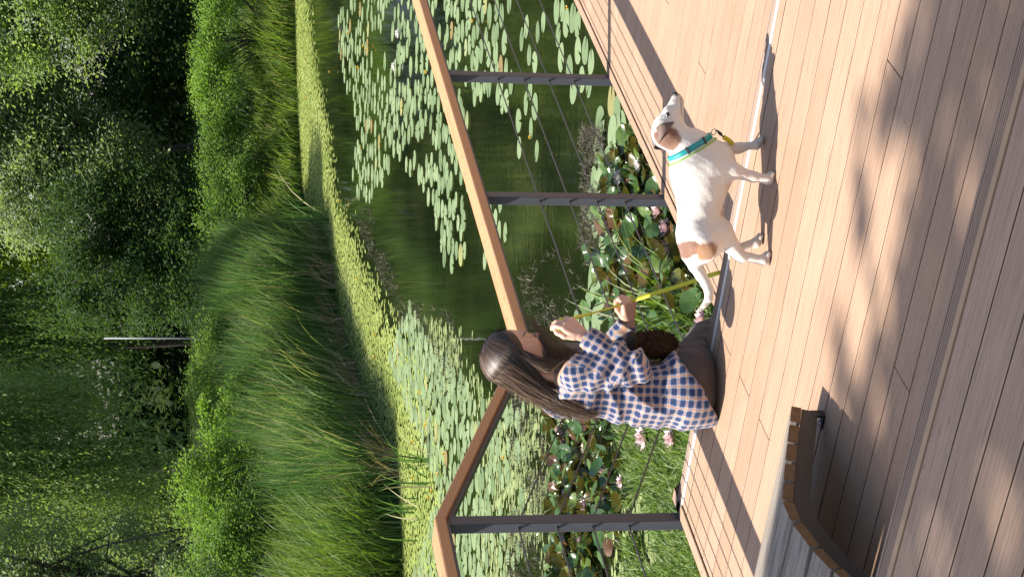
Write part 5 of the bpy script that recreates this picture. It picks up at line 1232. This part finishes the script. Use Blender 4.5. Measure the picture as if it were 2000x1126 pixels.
# ---------------------------------------------------------------- leash
lz = lambda x, y, Yd: aty(x, y, Yd)
DL = lambda v: v+DOG
PT = lambda v: v+PER
ringp = DL(rc+np.array([.006, -.002, -.010]))
hR = PT(wrR+fR*.078-nR*.018); hL = PT(wrL+fL*.066-nL*.020)
leash = empty('leash', ringp); tag(leash, 'yellow webbing leash from the dog collar to both hands of the person', 'leash')
M['yellow_web'] = plain('yellow_webbing', (.56, .53, .025), .55, nscale=400, namp=.2)
def ribbon(path, w_, tw, name, par, mat, org, thick=.0011, n=60):
    C = np.array(path); t = np.linspace(0, len(C)-1.001, n); k = t.astype(int); u = (t-k)[:, None]; g = lambda i: C[np.clip(i, 0, len(C)-1)]
    p0, p1, p2, p3 = g(k-1), g(k), g(k+1), g(k+2); P = .5*(2*p1+(p2-p0)*u+(2*p0-5*p1+4*p2-p3)*u*u+(3*p1-p0-3*p2+p3)*u**3)
    T = unit(np.gradient(P, axis=0)); V = []; F = []
    tw = np.interp(np.linspace(0, 1, n), np.linspace(0, 1, len(tw)), tw)
    for i in range(n):
        a = np.array([0, 1., 0]); s0 = unit(np.cross(T[i], a)); s1 = np.cross(T[i], s0); s = math.cos(tw[i])*s0+math.sin(tw[i])*s1; nn = np.cross(T[i], s)
        for (e, f) in ((-1, -1), (1, -1), (1, 1), (-1, 1)): V.append(P[i]+s*e*w_/2+nn*f*thick-org)
    for i in range(n-1):
        for j in range(4): F.append([i*4+j, i*4+(j+1) % 4, (i+1)*4+(j+1) % 4, (i+1)*4+j])
    F += [[0, 1, 2, 3], [(n-1)*4+3, (n-1)*4+2, (n-1)*4+1, (n-1)*4]]
    return mesh_np(name, np.array(V), F, mat, par, True)
snap = MB(); s0 = np.zeros(3); s1 = DL(V3(dx(266), -.006, dz(1411)))-ringp; s1 = s1 if np.linalg.norm(s1) > .01 else V3(.01, 0, -.03)
snap.tube([s0, s0+(s1-s0)*.25, s0+(s1-s0)*.3, s0+(s1-s0)*.7, s0+(s1-s0)*.72, s1], [.0035, .0035, .0055, .0055, .003, .003], 8); snap.build('snap_hook', M['bolt'] if False else M['black'], leash, True)
edge1 = D(-2.93, 5.80, .012); edge2 = D(-3.62, 5.80, .016)
e_d = atz(1456, 292, .02); pre = DL(V3(dx(275), .0, dz(1430)))
# from the snap, behind the far front leg, over the nosing, along the step below, and up to the hands
e_up = atz(1408, 548, .012); e_up = D(*( (lambda q: (q@D1, 5.815))(e_up)), .012)
path1 = [ringp+s1, pre+V3(0, .02, 0), DL(V3(dx(282), .075, dz(1444))), e_d, D(e_d@D1-.03, 5.85, -.05), D(-3.10, 5.93, -.165), D(-3.35, 5.97, -.172), D(-3.55, 5.92, -.16), e_up+V3(.0, .06, -.05), e_up, (e_up*.6+hL*.4)+V3(0, 0, -.004), hL]
ribbon(path1, .0160, [.2, .4, 1.2, 1.5, 1.5, 1.2, .8, .5, .3, .3, .35, .5], 'webbing', leash, M['yellow_web'], ringp, n=140)
path2 = [hL, hL*.75+hR*.25+V3(.0, 0, -.004), hL*.5+hR*.5+V3(.003, 0, -.005), hL*.25+hR*.75+V3(.006, 0, -.002), hR+V3(.012, 0, -.012)]
ribbon(path2, .0120, [.5, 1.2, 1.35, .5, .2], 'webbing', leash, M['yellow_web'], ringp, n=40)
lp = [hR+V3(.012, 0, -.012), hR+V3(.012, -.004, .008), hR+V3(.0, -.004, .026), hR+V3(-.022, -.010, .024), hR+V3(-.032, -.012, .004), hR+V3(-.018, -.008, -.016), hR+V3(.004, -.002, -.022), hR+V3(.012, 0, -.012)]
ribbon(lp, .016, [.2, .5, .9, 1.2, 1.2, .9, .5, .3], 'handle_loop', leash, M['yellow_web'], ringp, n=40)
